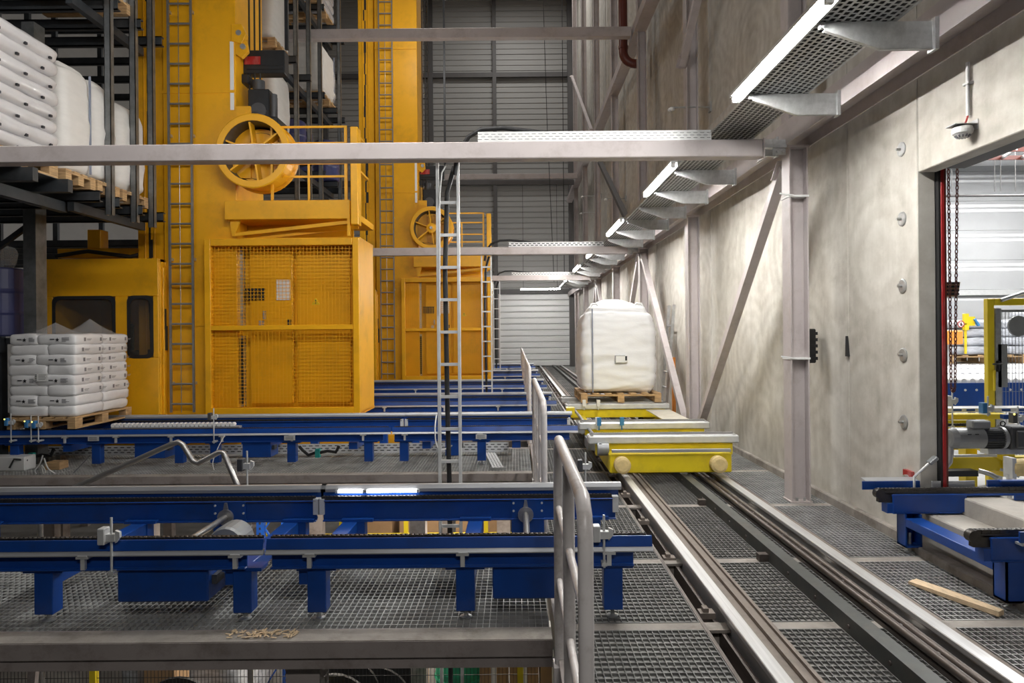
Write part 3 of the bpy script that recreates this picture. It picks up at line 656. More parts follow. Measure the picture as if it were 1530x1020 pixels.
# loose cables and connectors at the left
def cable(pts, r, m, label, sm=3):
    P = [Vector(p) for p in pts]; out = []
    for i in range(len(P)-1):
        p0 = P[max(i-1,0)]; p1 = P[i]; p2 = P[i+1]; p3 = P[min(i+2,len(P)-1)]
        for k in range(4):
            u = k/4; out.append(.5*((2*p1)+(p2-p0)*u+(2*p0-5*p1+4*p2-p3)*u*u+(3*p1-p0-3*p2+p3)*u**3))
    out.append(P[-1])
    return tag(MB().tube(out, r, 6).build('cable', M[m]), label, 'cable', 'loose cables')
Yc = 8.05
cable([at(64,680,Yc), at(60,692,Yc), at(52,703,Yc), at(58,710,Yc), at(68,705,Yc), at(62,695,Yc), at(66,712,Yc), at(72,725,Yc-.2)], .008, 'plaster_white', 'looped white cable hanging under the second conveyor')
cable([at(66,684,Yc), at(72,700,Yc), at(86,710,Yc), at(88,717,Yc), at(82,720,Yc), at(83,712,Yc)], .008, 'plaster_white', 'white cable end curling beside the looped one')
cable([at(135,680,Yc), at(118,698,Yc), at(100,716,Yc), at(84,727,Yc-.2)], .006, 'inkgrey', 'thin grey cable sagging left of the bent pipe')
cable([at(336,650,8.25), at(326,668,8.2), at(318,690,8.1), at(320,702,8.0)], .005, 'plaster_white', 'thin white cable beside the second conveyor leg')
cable([at(676,665,8.36), at(660,672,8.2), at(652,664,8.2), at(650,640,8.25), at(652,620,8.36)], .009, 'plaster_white', 'white cable looping beside the nearest ladder')
for i, (px, py, lab) in enumerate(((48, 682, 'teal connector plug in a cable bundle at far left'), (475, 676, 'teal connector plug under the middle of the second conveyor'))):
    p = at(px, py, 8.6); t = thing('connector_plug', p, lab, 'connector', 'teal connectors')
    MB().box(p.x-.03, p.x+.03, 8.57, 8.63, p.z-.06, p.z+.05).build('plug_body', M['teal'], t, .004)
    MB().tube([(p.x-.03, 8.6, p.z), (p.x-.12, 8.6, p.z-.03), (p.x-.2, 8.62, p.z+.03), (p.x-.24, 8.62, .2)], .02, 8).tube([(p.x+.03, 8.6, p.z), (p.x+.12, 8.6, p.z+.02), (p.x+.22, 8.62, p.z+.0), (p.x+.26, 8.62, .2)], .02, 8).build('plug_cable', M['rubber'], t)
p = at(86, 697, 8.35); tag(MB().box(p.x-.09, p.x+.09, 8.25, 8.42, .0, .09).build('wood_block', M['wood'], None, .004), 'small brown wooden block on the platform under the second conveyor', 'block')
p = at(22, 690, 8.2)
t = thing('white_box', (p.x, 8.2, 0), 'pale electrical box with a black cable at the far left edge', 'box')
MB().box(p.x-.6, p.x+.12, 8.2, 8.4, 0, .17).build('box_body', M['plaster_white'], t, .01)
MB().tube([(p.x+.12, 8.25, .12), (p.x+.02, 8.16, .15), (p.x-.02, 8.14, .05)], .012, 6).build('box_cable', M['rubber'], t)

# ------------------------------------------------------------------ pallets and sacks
def pallet(label, x0, y0, z0, w, d, group='wooden pallets', along='y', nt=7):
    t = thing('wooden_pallet', (x0+w/2, y0+d/2, z0), label, 'pallet', group)
    bw = .10 if w < 1.15 else .105
    if along == 'y':   # skids run in depth
        b = MB().box(x0, x0+bw, y0, y0+d, z0, z0+.022).build('bottom_board', M['wood'], t, .003); rep(b, [((w-bw)/2, 0, 0), (w-bw, 0, 0)])
        k = MB().box(x0, x0+bw, y0, y0+.14, z0+.022, z0+.10).build('block', M['wood'], t, .003)
        rep(k, [((w-bw)/2*i, (d-.14)/2*j, 0) for i in range(3) for j in range(3) if i+j])
        s = MB().box(x0, x0+w, y0, y0+.14, z0+.10, z0+.122).build('stringer_board', M['wood'], t, .003); rep(s, [(0, (d-.14)/2*j, 0) for j in (1, 2)])
        st = (w-.1)/(nt-1)
        b = MB().box(x0, x0+.1, y0, y0+d, z0+.122, z0+.144).build('top_board', M['wood'], t, .003); rep(b, [(st*i, 0, 0) for i in range(1, nt)])
    else:              # skids run across
        b = MB().box(x0, x0+w, y0, y0+bw, z0, z0+.022).build('bottom_board', M['wood'], t, .003); rep(b, [(0, (d-bw)/2, 0), (0, d-bw, 0)])
        k = MB().box(x0, x0+.14, y0, y0+bw, z0+.022, z0+.10).build('block', M['wood'], t, .003)
        rep(k, [((w-.14)/2*i, (d-bw)/2*j, 0) for i in range(3) for j in range(3) if i+j])
        s = MB().box(x0, x0+.14, y0, y0+d, z0+.10, z0+.122).build('stringer_board', M['wood'], t, .003); rep(s, [((w-.14)/2*i, 0, 0) for i in (1, 2)])
        st = (d-.1)/(nt-1)
        b = MB().box(x0, x0+w, y0, y0+.1, z0+.122, z0+.144).build('top_board', M['wood'], t, .003); rep(b, [(0, st*i, 0) for i in range(1, nt)])
    return t
# the sack pallet on the second conveyor
PX0, PY0, PW, PD, PZ = -6.38, 8.30, .84, 1.18, .482
PX1 = at(110, 600, 8.32).x
PX0 = PX1-.80
pallet('wooden pallet under the white sack stack on the second conveyor', PX0-.02, PY0+.02, PZ, .84, 1.22, along='y', nt=6)
def star(m, c, r, y):
    p = []
    for k in range(10):
        a = math.pi/2+k*math.pi/5; q = r if k % 2 == 0 else r*.42
        p.append((c[0]+q*math.cos(a), c[1]+q*math.sin(a)))
    m.prism(p, 'y', y, y+.002)
def sack_print(t, x0, x1, y, z, n, rng):
    m = MB(); g = MB()
    for k in range(n):
        cx = x0+(x1-x0)*(k+.5)/n
        star(m, (cx+.03, z), .027, y); m.box(cx-.06, cx-.005, y, y+.002, z+.002, z+.012)
        for j in range(4): g.box(cx+.085, cx+.085+rng.choice((.05,.07,.09)), y, y+.002, z+.02-j*.014, z+.026-j*.014)
    m.build('logo_print', M['ink'], t); g.build('text_print', M['inkgrey'], t)
def sack_stack(x0, y0, z0, w, d, layers, lh, where, rng, prints=True):
    pos = ['front left', 'front right', 'rear left', 'rear right']
    for l in range(layers):
        for k in range(4):
            fx = (.42 if l % 2 else .58); fx = fx if k % 2 == 0 else 1-fx; sx, sy = w*fx, d/2
            jx, jy = rng.uniform(-.012,.012), rng.uniform(-.012,.012)
            cx = (x0+sx/2 if k % 2 == 0 else x0+w-sx/2)+jx; cy = y0+sy*(k//2+.5)+jy; z = z0+l*lh
            lv = 'bottom' if l == 0 else 'top' if l == layers-1 else ORD[l]
            t = thing('plastic_sack', (cx, cy, z), f'white plastic sack, {pos[k]}, {lv} layer of the stack {where}', 'sack', f'white sacks {where}')
            MB().soft((cx, cy, z), (sx+.02, sy+.02, lh+.018), .045, 9, .012, (5,5,9), l*4+k, bulge=.012).build('sack_body', M['sack'], t)
            if prints and k < 2 and l % 2 == 1:
                sack_print(t, cx-sx/2+.03, cx+sx/2-.04, cy-sy/2-.0215, z+lh*.55, 1, rng)
            if prints and k % 2 == 1 and l > 1:
                xx = cx+sx/2+.0185
                for q in range(2):
                    g = MB()
                    yy = cy-.15+.3*q+rng.uniform(-.04,.04); zz = z+lh*.55
                    g.box(xx, xx+.002, yy, yy+.035, zz-.02, zz+.025).box(xx, xx+.002, yy+.06, yy+.15, zz+.004, zz+.010).box(xx, xx+.002, yy+.06, yy+.13, zz-.010, zz-.004)
                    g.build('side_print', M['inkgrey'], t)
rng = random.Random(3)
sack_stack(PX0, PY0+.05, PZ+.146, .80, 1.13, 8, .125, 'on the second conveyor', rng)
# film tent on the stack
zt = PZ+.146+1.0
def tent(c, rx, ry, h, label):
    n = 20; vs = []; rings = 6
    for i in range(rings+1):
        s = i/rings; z = h*(1-s)**1.35
        for k in range(n):
            a = 2*math.pi*k/n; w = 1+.05*math.sin(3*a+c[0]*9)
            vs.append((c[0]+rx*s*w*math.cos(a), c[1]+ry*s*w*math.sin(a), c[2]+z+.006*math.sin(5*a)*s))
    fs = [(i*n+k, i*n+(k+1)%n, (i+1)*n+(k+1)%n, (i+1)*n+k) for i in range(rings) for k in range(n)]
    o = MB().add(vs, fs, True).build('shrink_film', M['film']); tag(o, label, 'film', 'peaks of film on the sacks')
tent((PX0+.38, PY0+.33, zt+.012), .36, .30, .15, 'clear film peak standing on the front of the sack stack')
tent((PX0+.47, PY0+.88, zt+.012), .36, .30, .21, 'clear film peak standing on the rear of the sack stack')
# handwritten label on the stack
t = thing('stack_label', (PX0+.42, PY0-.0, 1.0), 'paper label with barcode on the front of the sack stack', 'label')
lx = PX0+.33; lz = PZ+.146+.47
MB().box(lx, lx+.16, PY0+.012, PY0+.014, lz-.03, lz+.06).build('label_paper', M['paper'], t)
b = MB()
for k in range(7): b.box(lx+.006, lx+.03, PY0+.010, PY0+.012, lz-.025+k*.012, lz-.019+k*.012)
for k in range(4): b.box(lx+.05, lx+.05+.09-.01*(k % 2), PY0+.010, PY0+.012, lz+.045-k*.018, lz+.049-k*.018)
b.build('label_print', M['ink'], t)

# ------------------------------------------------------------------ shuttle car with the bulk bag
sh = thing('transfer_shuttle', (1.6, 9.8, .08), 'yellow transfer shuttle with grey chain beds running on the wall side rails', 'shuttle')
MB().box(.98, 2.26, 7.16, 7.30, .125, .325).build('front_beam', M['shuttle'], sh, .01)
MB().box(.98, 1.06, 7.30, 12.3, .125, .32).box(2.18, 2.26, 7.30, 12.3, .125, .32).build('side_beam', M['shuttle'], sh, .01)
MB().box(1.06, 2.18, 12.16, 12.3, .125, .32).build('rear_beam', M['shuttle'], sh, .01)
for x in (1.10, 2.10):
    MB().lathe([(.06,0),(.085,.012),(.085,.10),(.075,.12)], (x, 7.04, .225), 'y', 20).build('bumper', M['bumper'], sh)
    w = MB().lathe([(.03,-.05),(.075,-.05),(.075,.05),(.03,.05)], (x+.065 if x < 1.5 else x+.075, 7.55, .15), 'x', 20).build('wheel', M['rail'], sh); rep(w, [(0, 4.3, 0)])
MB().box(1.0, 2.24, 7.12, 7.17, .345, .375).build('front_rail', M['grey_plate'], sh)
for y in (7.40, 8.50, 10.72, 11.80):
    MB().box(.78, 2.40, y-.05, y+.17, .40, .485).build('chain_bed', M['galvw'], sh, .012)
    MB().box(.86, 2.34, y-.02, y+.09, .27, .398).build('cross_beam', M['shuttle'], sh, .006)
    chain_mesh(.80, 2.38, y+.06, .497).build('bed_chain', M['steel'], sh)
    e = MB().cyl((2.36, y-.03, .462), (2.36, y+.13, .462), .03, 12).build('end_sprocket', M['steel'], sh); rep(e, [(-1.54, 0, 0)])
MB().box(2.0, 2.36, 8.75, 10.5, .40, .412).build('cover_sheet', M['sheet'], sh)
MB().box(1.06, 2.18, 7.7, 8.3, .20, .24).box(1.06, 2.18, 9.0, 10.5, .20, .24).build('deck_plate', M['shuttle'], sh)
for (x, y, m) in ((1.0, 8.42, 'plaster_white'), (1.28, 10.62, 'plaster_white'), (1.06, 10.62, 'plaster_white'), (1.02, 8.40, 'sensor_blue'), (1.30, 8.40, 'sensor_blue')):
    MB().cyl((x, y, .40), (x, y, .56), .008, 6).box(x-.025, x+.025, y-.03, y+.0, .46, .56).build('sensor', M[m], sh)
MB().tube([(.90, 7.3, .40), (.90, 9.5, .42), (.90, 12.2, .41)], .02, 8).box(.84, .96, 8.0, 8.4, .22, .34).box(.84, .96, 9.4, 9.9, .22, .34).build('side_cabling', M['motor'], sh)
MB().cyl((.87, 7.34, .35), (.99, 7.34, .35), .07, 14).build('drive_motor', M['motor'], sh)
MB().box(.74, .86, 10.0, 10.2, .40, .50).build('reflector', M['lemon'], sh)
pallet('reddish wooden pallet under the bulk bag on the shuttle', 1.02, 10.70, .502, 1.26, 1.22, along='y', nt=7)
bg = thing('bulk_bag', (1.64, 11.3, .648), 'tall white woven bulk bag on the shuttle pallet', 'bag')
MB().soft((1.64, 11.32, .648), (1.18, 1.10, 1.33), .15, 48, .022, (1.9,1.9,14), 5, dome=.17, bulge=.02, taper=.13).build('bag_body', M['woven'], bg)
st = MB()
for k in range(28):
    z = .66+k*.047; st.box(1.205, 1.221, 10.735+.012*math.sin(k*1.3)-.012*(1-((z-1.33)/.68)**2), 10.765, z, z+.048)
st.build('bag_strap', M['strap'], bg)
MB().box(1.56, 1.76, 10.715, 10.75, 1.13, 1.24).build('document_pouch', M['paper'], bg)
MB().box(1.72, 1.75, 10.712, 10.715, 1.16, 1.23).box(1.565, 1.572, 10.712, 10.715, 1.13, 1.24).box(1.565, 1.72, 10.712, 10.715, 1.235, 1.24).build('pouch_print', M['ink'], bg)
for k, (x, s) in enumerate(((1.2, 1), (2.06, -1))):
    MB().tube([(x, 10.95, 1.98), (x+.03*s, 10.98, 2.06), (x+.10*s, 11.0, 2.07), (x+.16*s, 11.03, 2.01)], .018, 8).build('lifting_loop', M['woven'], bg)

# ------------------------------------------------------------------ right hand conveyor through the doorway
rc = thing('chain_conveyor', (3.2, 4.4, 0), 'dusty blue chain conveyor passing through the doorway at right', 'conveyor', 'blue chain conveyors')
XR = 6.2
def arm(y, xs):
    MB().box(xs+.11, 3.22, y-.05, y-.035, .295, .425).box(xs+.11, 3.19, y-.05, y+.03, .285, .297).box(xs+.11, XR, y-.035, y+.03, .405, .422).build('side_beam', M['blue'], rc, .004)
    MB().box(3.56, XR, y-.05, y-.035, .375, .415).build('side_beam', M['blue'], rc, .004)
    chain_mesh(xs+.02, XR, y-.01, .452).build('drive_chain', M['chain'], rc)
    MB().cyl((xs+.03, y-.035, .425), (xs+.03, y+.015, .425), .036, 14).box(xs+.02, xs+.13, y-.03, y+.01, .365, .43).build('end_sprocket', M['chain'], rc)
    MB().box(xs+.07, xs+.13, y-.045, y+.03, .29, .36).build('end_bracket', M['blue'], rc)
arm(4.93, 2.58); arm(3.90, 2.565)
for y in (4.86, 3.86):
    l = MB().box(2.765, 2.775, y, y+.11, .05, .285).box(2.765, 2.885, y+.10, y+.11, .05, .285).box(2.875, 2.885, y, y+.11, .05, .285).box(2.765, 2.885, y, y+.11, .05, .062).build('leg', M['blue'], rc)
    if y < 4: MB().box(2.765, 2.885, y, y+.01, .05, .285).build('leg_cover', M['blue'], l)
    MB().cyl((2.825, y+.055, 0), (2.825, y+.055, .14), .012, 8).lathe([(.035,0),(.035,.008),(.016,.014)], (2.825, y+.055, 0), 'z', 12).build('levelling_foot', M['galv'], l)
MB().box(2.765, 2.885, 3.97, 4.86, .20, .262).build('cross_member', M['blue'], rc, .004)
MB().prism([(4.99-.01,.47),(4.99+.0,.50),(5.06,.512),(5.06,.50)], 'x', 2.55, 2.94).build('guide_rail', M['grey_plate'], rc)
MB().box(2.52, 2.94, 4.975, 4.985, .44, .50).build('guide_rail', M['blue'], rc)
MB().box(3.02, 3.33, 4.962, 4.972, .44, .50).build('guide_rail', M['grey_plate'], rc)
MB().box(3.42, XR, 4.955, 4.972, .44, .505).box(3.50, XR, 4.93, 4.955, .495, .505).build('guide_rail', M['blue'], rc)
MB().box(2.80, XR, 3.80, 3.812, .41, .47).build('guide_rail', M['blue'], rc)
MB().box(2.80, XR, 3.785, 3.84, .395, .408).build('wear_strip', M['grey_plate'], rc)
MB().box(2.86, 2.88, 3.79, 3.81, .34, .395).build('strip_clamp', M['galvw'], rc)
# concrete sill of the doorway
sl = sroot('trim_1', (3.2, 3, 0))
MB().box(2.951, 3.20, -2, 4.984, -.4, .275).build('sill_step', M['sill'], sl, .008)
MB().box(3.20, 3.50, -2, 4.984, -.4, .395).build('sill_step', M['sill'], sl, .008)
MB().box(3.50, 3.8, -2, 4.984, -.4, .37).build('sill_step', M['sill'], sl, .008)
struct(MB().box(2.85, 2.949, 2.0, 4.98, -.05, .055).build('baseboard_door', M['ledge'], None, .01))
# red steel edge and seal of the doorway
t = sroot('trim_2', (3.12, 5, 0))
MB().box(3.083, 3.098, 4.96, 5.02, .0, 2.8).build('door_seal', M['rubber'], t)
MB().box(3.098, 3.124, 4.955, 5.02, 0, 2.78).build('door_edge', M['red'], t, .004)
MB().box(3.124, 3.138, 4.96, 5.04, 0, 2.78).build('door_guide', M['oxide'], t)
MB().box(3.085, 3.3, -2, 5.0, 2.78, 2.86).build('door_header', M['rubber'], t)
# lever, red bracket, discs, plugs on the wall
t = thing('lever_switch', at(1378, 700, 4.96), 'grey paddle lever standing beside the door jamb', 'lever')
a, b = at(1366, 712, 4.95), at(1390, 690, 4.95)
MB().tube([a-V(0,0,.12), a, b], .009, 8).build('lever_rod', M['galvw'], t)
MB().bar(b-V(.012,0,.012), b+V(.045,0,.035), .03, .05, (0,1,0)).build('lever_paddle', M['motor'], t, .006)
p = at(1352, 709, 5.15); t = thing('red_bracket', (2.92, 5.12, p.z), 'small red bracket plate low on the concrete wall by the door', 'bracket')
MB().box(2.925, 2.949, 5.06, 5.17, p.z-.04, p.z+.04).build('bracket_plate', M['red'], t)
MB().cyl((2.90, 5.11, p.z-.01), (2.925, 5.11, p.z-.01), .02, 10).build('bracket_bolt', M['galv'], t)
for i, py in enumerate((223, 327, 427, 530, 630)):
    p = at(1350, py, 5.19); t = thing('wall_anchor', (2.94, 5.19, p.z), f'grey round anchor disc on the concrete wall, {ORD[i]} from the top', 'anchor', 'anchor discs beside the door')
    MB().lathe([(.055,0),(.055,-.006),(.045,-.010)], (2.949, 5.19, p.z), 'x', 20).build('anchor_disc', M['galv'], t)
    MB().cyl((2.94, 5.19, p.z), (2.905, 5.19, p.z), .010, 8).build('anchor_bolt', M['steel'], t)
p = at(1216, 517, 6.7); t = thing('cable_junction', (2.86, 6.62, p.z-.15), 'black ribbed cable junction behind the nearest wall column', 'junction box')
MB().box(2.80, 2.90, 6.58, 6.66, p.z-.16, p.z+.17).build('junction_body', M['rubber'], t, .01)
k = MB().box(2.79, 2.91, 6.57, 6.67, p.z-.13, p.z-.10).build('junction_rib', M['rubber'], t); rep(k, [(0, 0, .06*i) for i in range(1, 5)])
MB().box(2.74, 2.80, 6.60, 6.64, p.z-.05, p.z+.05).build('junction_arm', M['rubber'], t)
p = at(1268, 517, 6.04); t = MB().prism([(6.02,p.z-.09),(6.06,p.z-.09),(6.05,p.z+.09)], 'x', 2.925, 2.949).build('joint_wedge', M['rubber']); tag(t, 'small black rubber wedge in the wall joint', 'wedge')
# smoke detectors
p = at(1458, 196, 4.4); t = thing('smoke_detector', (2.9, 4.38, p.z), 'white smoke detector on a small plate above the doorway', 'detector')
MB().lathe([(.030,-.045),(.045,-.03),(.058,-.02),(.062,.0),(.055,.02),(.02,.028)], (2.88, 4.38, p.z), 'z', 22).build('detector_head', M['plaster_white'], t)
g = MB()
for k in range(12):
    a = k*math.pi/6; g.bar((2.88+.046*math.cos(a), 4.38+.046*math.sin(a), p.z-.034), (2.88+.032*math.cos(a), 4.38+.032*math.sin(a), p.z-.046), .008, .006)
g.build('detector_vents', M['inkgrey'], t)
MB().box(2.80, 2.949, 4.33, 4.43, p.z+.028, p.z+.033).box(2.945, 2.949, 4.33, 4.43, p.z, p.z+.06).build('mounting_plate', M['galv'], t)
t2 = thing('conduit_pipe', (2.93, 4.42, p.z+.05), 'thin white conduit pipe running down the wall to the smoke detector', 'pipe')
MB().tube([(2.93, 4.40, p.z+.10), (2.93, 4.40, 3.32)], .012, 8).build('conduit_tube', M['plaster_white'], t2)
MB().box(2.915, 2.95, 4.37, 4.43, p.z+.30, p.z+.315).build('conduit_clip', M['plaster_white'], t2)
MB().tube([(2.93, 4.40, p.z+.10), (2.91, 4.39, p.z+.06), (2.89, 4.385, p.z+.03)], .006, 6).build('red_wire', M['red'], t2)
for i, (px, py, Yd, xe) in enumerate(((1003, 163, 10.2, 2.93), (905, 298, 18.0, 2.93), (870, 294, 23.0, 2.93), (868, 319, 23.4, 2.93))):
    p = at(px, py, Yd); t = thing('detector_arm', (p.x, Yd, p.z), f'small white detector head on a rod from the right wall, {ORD[i]} from the camera', 'detector', 'detectors on rods')
    MB().lathe([(.02,-.035),(.05,-.02),(.055,.0),(.03,.02),(.012,.03)], (p.x, Yd, p.z), 'z', 14).build('detector_head', M['plaster_white'], t)
    MB().cyl((p.x, Yd, p.z+.025), (xe+.02, Yd, p.z+.025), .013, 8).build('arm_rod', M['galv'], t)
    MB().box(xe-.01, xe+.018, Yd-.05, Yd+.05, p.z-.05, p.z+.10).build('arm_plate', M['galv'], t)
# red-brown drain pipe with elbow high on the wall
cx = at(931, 50, 14.6).x; zb = at(931, 85, 14.6).z
pts = [(cx, 14.6, TOP-.1), (cx, 14.6, zb+.1)]+[(cx+.25*(1-math.cos(a)), 14.6, zb+.1-.25*math.sin(a)) for a in [k*math.pi/12 for k in range(1, 7)]]+[(cx+.40, 14.6, zb-.15)]
t = thing('drain_pipe', (cx, 14.6, zb-.2), 'red-brown drain pipe with an elbow high beside the wall', 'pipe')
MB().tube(pts, .095, 14).build('pipe_run', M['oxide'], t)
k = MB().lathe([(.104,-.03),(.104,.03)], (cx, 14.6, zb+.2), 'z', 16).build('pipe_collar', M['oxide'], t); rep(k, [(0, 0, .28)])
# wood splinter on the grating
p0, p1 = V(2.56, 4.28, .012), V(2.70, 3.80, .012)
t = MB().add([(2.46,4.30,.003),(2.53,4.33,.003),(2.62,4.10,.003),(2.72,3.82,.003),(2.67,3.79,.003),(2.54,4.08,.003),(2.46,4.30,.02),(2.53,4.33,.024),(2.62,4.10,.030),(2.72,3.82,.032),(2.67,3.79,.032),(2.54,4.08,.028)],
     [(5,4,3,2,1,0),(6,7,8,9,10,11)]+[(i,(i+1)%6,6+(i+1)%6,6+i) for i in range(6)]).build('wood_splinter', M['wood_pale'])
tag(t, 'long pale splinter of broken wood on the right grating', 'splinter')
for i, (x, y) in enumerate(((-1.30, 3.62), (-1.42, 3.63))):
    ch = MB(); rg = random.Random(i)
    for k in range(36):
        a, b = x+rg.uniform(-.12,.12), y+rg.uniform(-.04,.05); d = rg.uniform(0, 3)
        ch.bar((a, b, .006+rg.uniform(0,.012)), (a+.03*math.cos(d), b+.03*math.sin(d), .008+rg.uniform(0,.01)), .008, .003)
    o = ch.build('wood_chips', M['wood_pale']); o['kind'] = 'stuff'; o['label'] = ('right' if i == 0 else 'left')+' patch of wood chips on the near platform ledge'

# ------------------------------------------------------------------ stacker cranes
def crane(ox, oy, label):
    t = thing('stacker_crane', (ox, oy, -.31), label, 'crane', 'yellow stacker cranes')
    y = M['yellow']
    def B(m, a, b, c, d, e, f): return m.box(ox+a, ox+b, oy+c, oy+d, e, f)
    B(MB(), -4.2, 2.4, .25, .75, -.24, .12).build('chassis', y, t, .01)
    for u in (-3.8, 2.0): MB().cyl((ox+u, oy+.42, -.17), (ox+u, oy+.56, -.17), .14, 20).build('travel_wheel', M['steel'], t)
    # mast: a main box and a slimmer side box with seams
    m = B(B(MB(), -1.06, 0, .12, 1.2, .12, 17.6), -1.49, -1.10, .20, 1.1, .12, 17.6)
    for u in (-1.38, -1.24): B(m, u-.012, u+.012, .185, .20, .12, 17.6)
    B(m, -1.10, -1.06, .26, 1.1, .12, 17.6)
    m.build('mast', y, t, .012)
    s = B(MB(), -1.06, .0, .108, .12, 5.15, 5.19).build('mast_seam', y, t); rep(s, [(0, 0, 3.6), (0, 0, 7.2), (0, 0, -3.4)])
    st = MB(); rg = random.Random(4)
    for k in range(60):
        z = .6+k*.27; u = -1.34+rg.uniform(-.02,.02); B(st, u, u+rg.uniform(.02,.07), .1965, .1995, z, z+.27)
    st.build('oily_guide', M['rubber'], t)
    for u in (-.95, -.62): B(MB(), u, u+.028, .02, .05, .5, 16.8).build('ladder_rail', M['crane_ladder'], t)
    r = MB().cyl((ox-.93, oy+.035, .62), (ox-.62, oy+.035, .62), .016, 8).build('ladder_rung', M['crane_ladder'], t); rep(r, [(0, 0, .29*k) for k in range(1, 45)])
    MB().cyl((ox-.785, oy+.03, .5), (ox-.785, oy+.03, 16.8), .006, 6).build('safety_line', M['steel'], t)
    l = MB()
    for k in range(9):
        z = .9+1.8*k
        for u in (-.936, -.606): B(l, u-.012, u+.012, .05, .12, z, z+.04)
    l.build('ladder_bracket', M['galv'], t)
    B(MB(), -.075, -.02, .112, .12, 4.9, 5.9).build('mast_sticker', M['paper'], t)
    MB().prism([(ox-.05,6.15),(ox+.10,6.15),(ox+.17,6.0),(ox+.10,5.86),(ox-.05,5.9)], 'y', oy+.10, oy+.20).prism([(ox+.0,5.92),(ox+.17,5.92),(ox+.19,5.75),(ox+.10,5.66),(ox+.0,5.72)], 'y', oy+.12, oy+.18).build('rope_lug', y, t, .006)
    e = MB().cyl((ox+.06, oy+.09, 6.02), (ox+.06, oy+.21, 6.02), .04, 12).build('lug_eye', M['galv'], t); rep(e, [(.06, 0, -.20)])
    # electrical cabinet behind a mesh front
    c = MB()
    for a, b, e0, e1 in ((-.42,-.33,.46,3.0), (1.72,1.81,.46,3.0), (-.33,1.72,2.90,3.0), (-.33,1.72,.46,.56), (-.33,1.72,1.68,1.75)): B(c, a, b, -.02, .07, e0, e1)
    c.build('cabinet_frame', y, t, .006)
    B(B(B(B(MB(), -.40, 1.79, .30, .34, .48, 2.98), -.42, -.38, .07, .98, .46, 3.0), 1.77, 1.81, .07, .98, .46, 3.0), -.42, 1.81, .07, 1.0, 2.98, 3.02).build('cabinet_shell', y, t)
    B(MB(), -.42, 1.81, .07, 1.0, .44, .48).build('cabinet_floor', y, t)
    B(B(MB(), .16, .78, .20, .30, .60, 2.85), .84, 1.62, .22, .30, .60, 2.85).build('control_cabinet', y, t, .01)
    w = MB(); n = 40
    for k in range(1, n):
        u = -.33+2.05*k/n; B(w, u-.003, u+.003, .018, .022, .56, 2.90)
    for k in range(1, 46):
        z = .56+2.34*k/46; B(w, -.33, 1.72, .014, .018, z-.003, z+.003)
    w.build('mesh_front', y, t, kind='stuff')
    B(B(MB(), -.06, .05, .20, .30, 1.75, 2.9), -.06, .05, .20, .30, .56, 1.6).build('inner_post', M['galv'], t)
    B(MB(), -.04, .05, .18, .2, .6, 1.55).build('cable_slot', M['rubber'], t)
    g = MB()
    for k in range(7): B(g, .10+.04*k, .125+.04*k, .18, .195, 2.12, 2.30)
    for k in range(4): B(g, .09, .38, .175, .20, 2.14+.045*k, 2.16+.045*k)
    g.build('vent_grid', M['dark'], t)
    B(MB(), .55, .75, .185, .20, 2.12, 2.42).build('paper_notice', M['paper'], t)
    MB().prism([(ox+1.06,2.05),(ox+1.18,2.05),(ox+1.12,2.15)], 'y', oy+.205, oy+.22).build('warning_triangle', M['lemon'], t)
    B(B(MB(), 1.112, 1.128, .20, .205, 2.085, 2.12), 1.112, 1.128, .20, .205, 2.065, 2.075).build('warning_mark', M['ink'], t)
    B(MB(), .72, .76, .15, .20, 1.72, 1.84).build('cabinet_handle', M['dark'], t)
    B(B(MB(), .30, .36, .15, .20, 1.74, 1.82), .36, .39, .15, .20, 1.84, 1.96).build('main_switch', M['galv'], t)
    # platform with railing above the cabinet
    B(MB(), -.10, 1.70, -.06, .04, 3.27, 3.54).build('platform_beam', y, t, .006)
    B(MB(), -.10, 1.80, .04, 1.1, 3.27, 3.36).build('platform_deck', y, t)
    MB().prism([(ox-.05,3.27),(ox+.10,3.27),(ox+.02,3.05),(ox-.02,3.05)], 'y', oy-.0, oy+.04).bar((ox-.02, oy+.02, 3.06), (ox+1.74, oy+.02, 3.24), .03, .05).bar((ox-.02, oy+.3, 3.02), (ox+1.74, oy+.3, 3.20), .03, .04).build('platform_brace', y, t)
    B(MB(), -.05, 1.62, .5, .52, 3.02, 3.27).build('platform_web', y, t)
    B(MB(), 1.72, 1.83, -.10, .10, 3.18, 4.58).build('end_plate', y, t, .01)
    B(MB(), 1.66, 1.70, -.06, -.02, 3.02, 3.27).build('hanger', y, t)
    p = B(MB(), 1.62, 1.66, -.04, -.0, 3.54, 4.60).build('railing_post', y, t)
    B(MB(), 1.09, 1.115, -.035, -.005, 3.54, 4.36).build('railing_post', y, t)
    for z in (4.585, 4.35, 4.06, 3.87): B(MB(), .60, 1.66, -.03, -.01, z, z+.03).build('railing_bar', y, t)
    B(MB(), .56, .59, -.04, -.0, 3.54, 4.6).build('railing_post', y, t)
    B(B(MB(), 1.70, 1.74, .1, 1.05, 4.57, 4.60), 1.70, 1.74, .1, 1.05, 4.06, 4.09).build('side_railing', y, t)
    # rope drum and hoist motor
    cw = (ox+.36, oy, 4.22)
    MB().lathe([(.43,-.20),(.515,-.20),(.53,-.19),(.53,-.16),(.50,-.15),(.50,.18),(.53,.19),(.53,.24),(.43,.24),(.43,-.20)], cw, 'y', 40, False).build('drum_rim', y, t)
    MB().lathe([(.428,-.19),(.428,.2),(.34,.125)], cw, 'y', 40, False).build('drum_inner', M['motor_dark'], t)  # dark colour stands in for shade inside the drum recess
    MB().lathe([(.0,.13),(.40,.13),(.40,.16),(.0,.16)], cw, 'y', 40).build('drum_web', y, t)
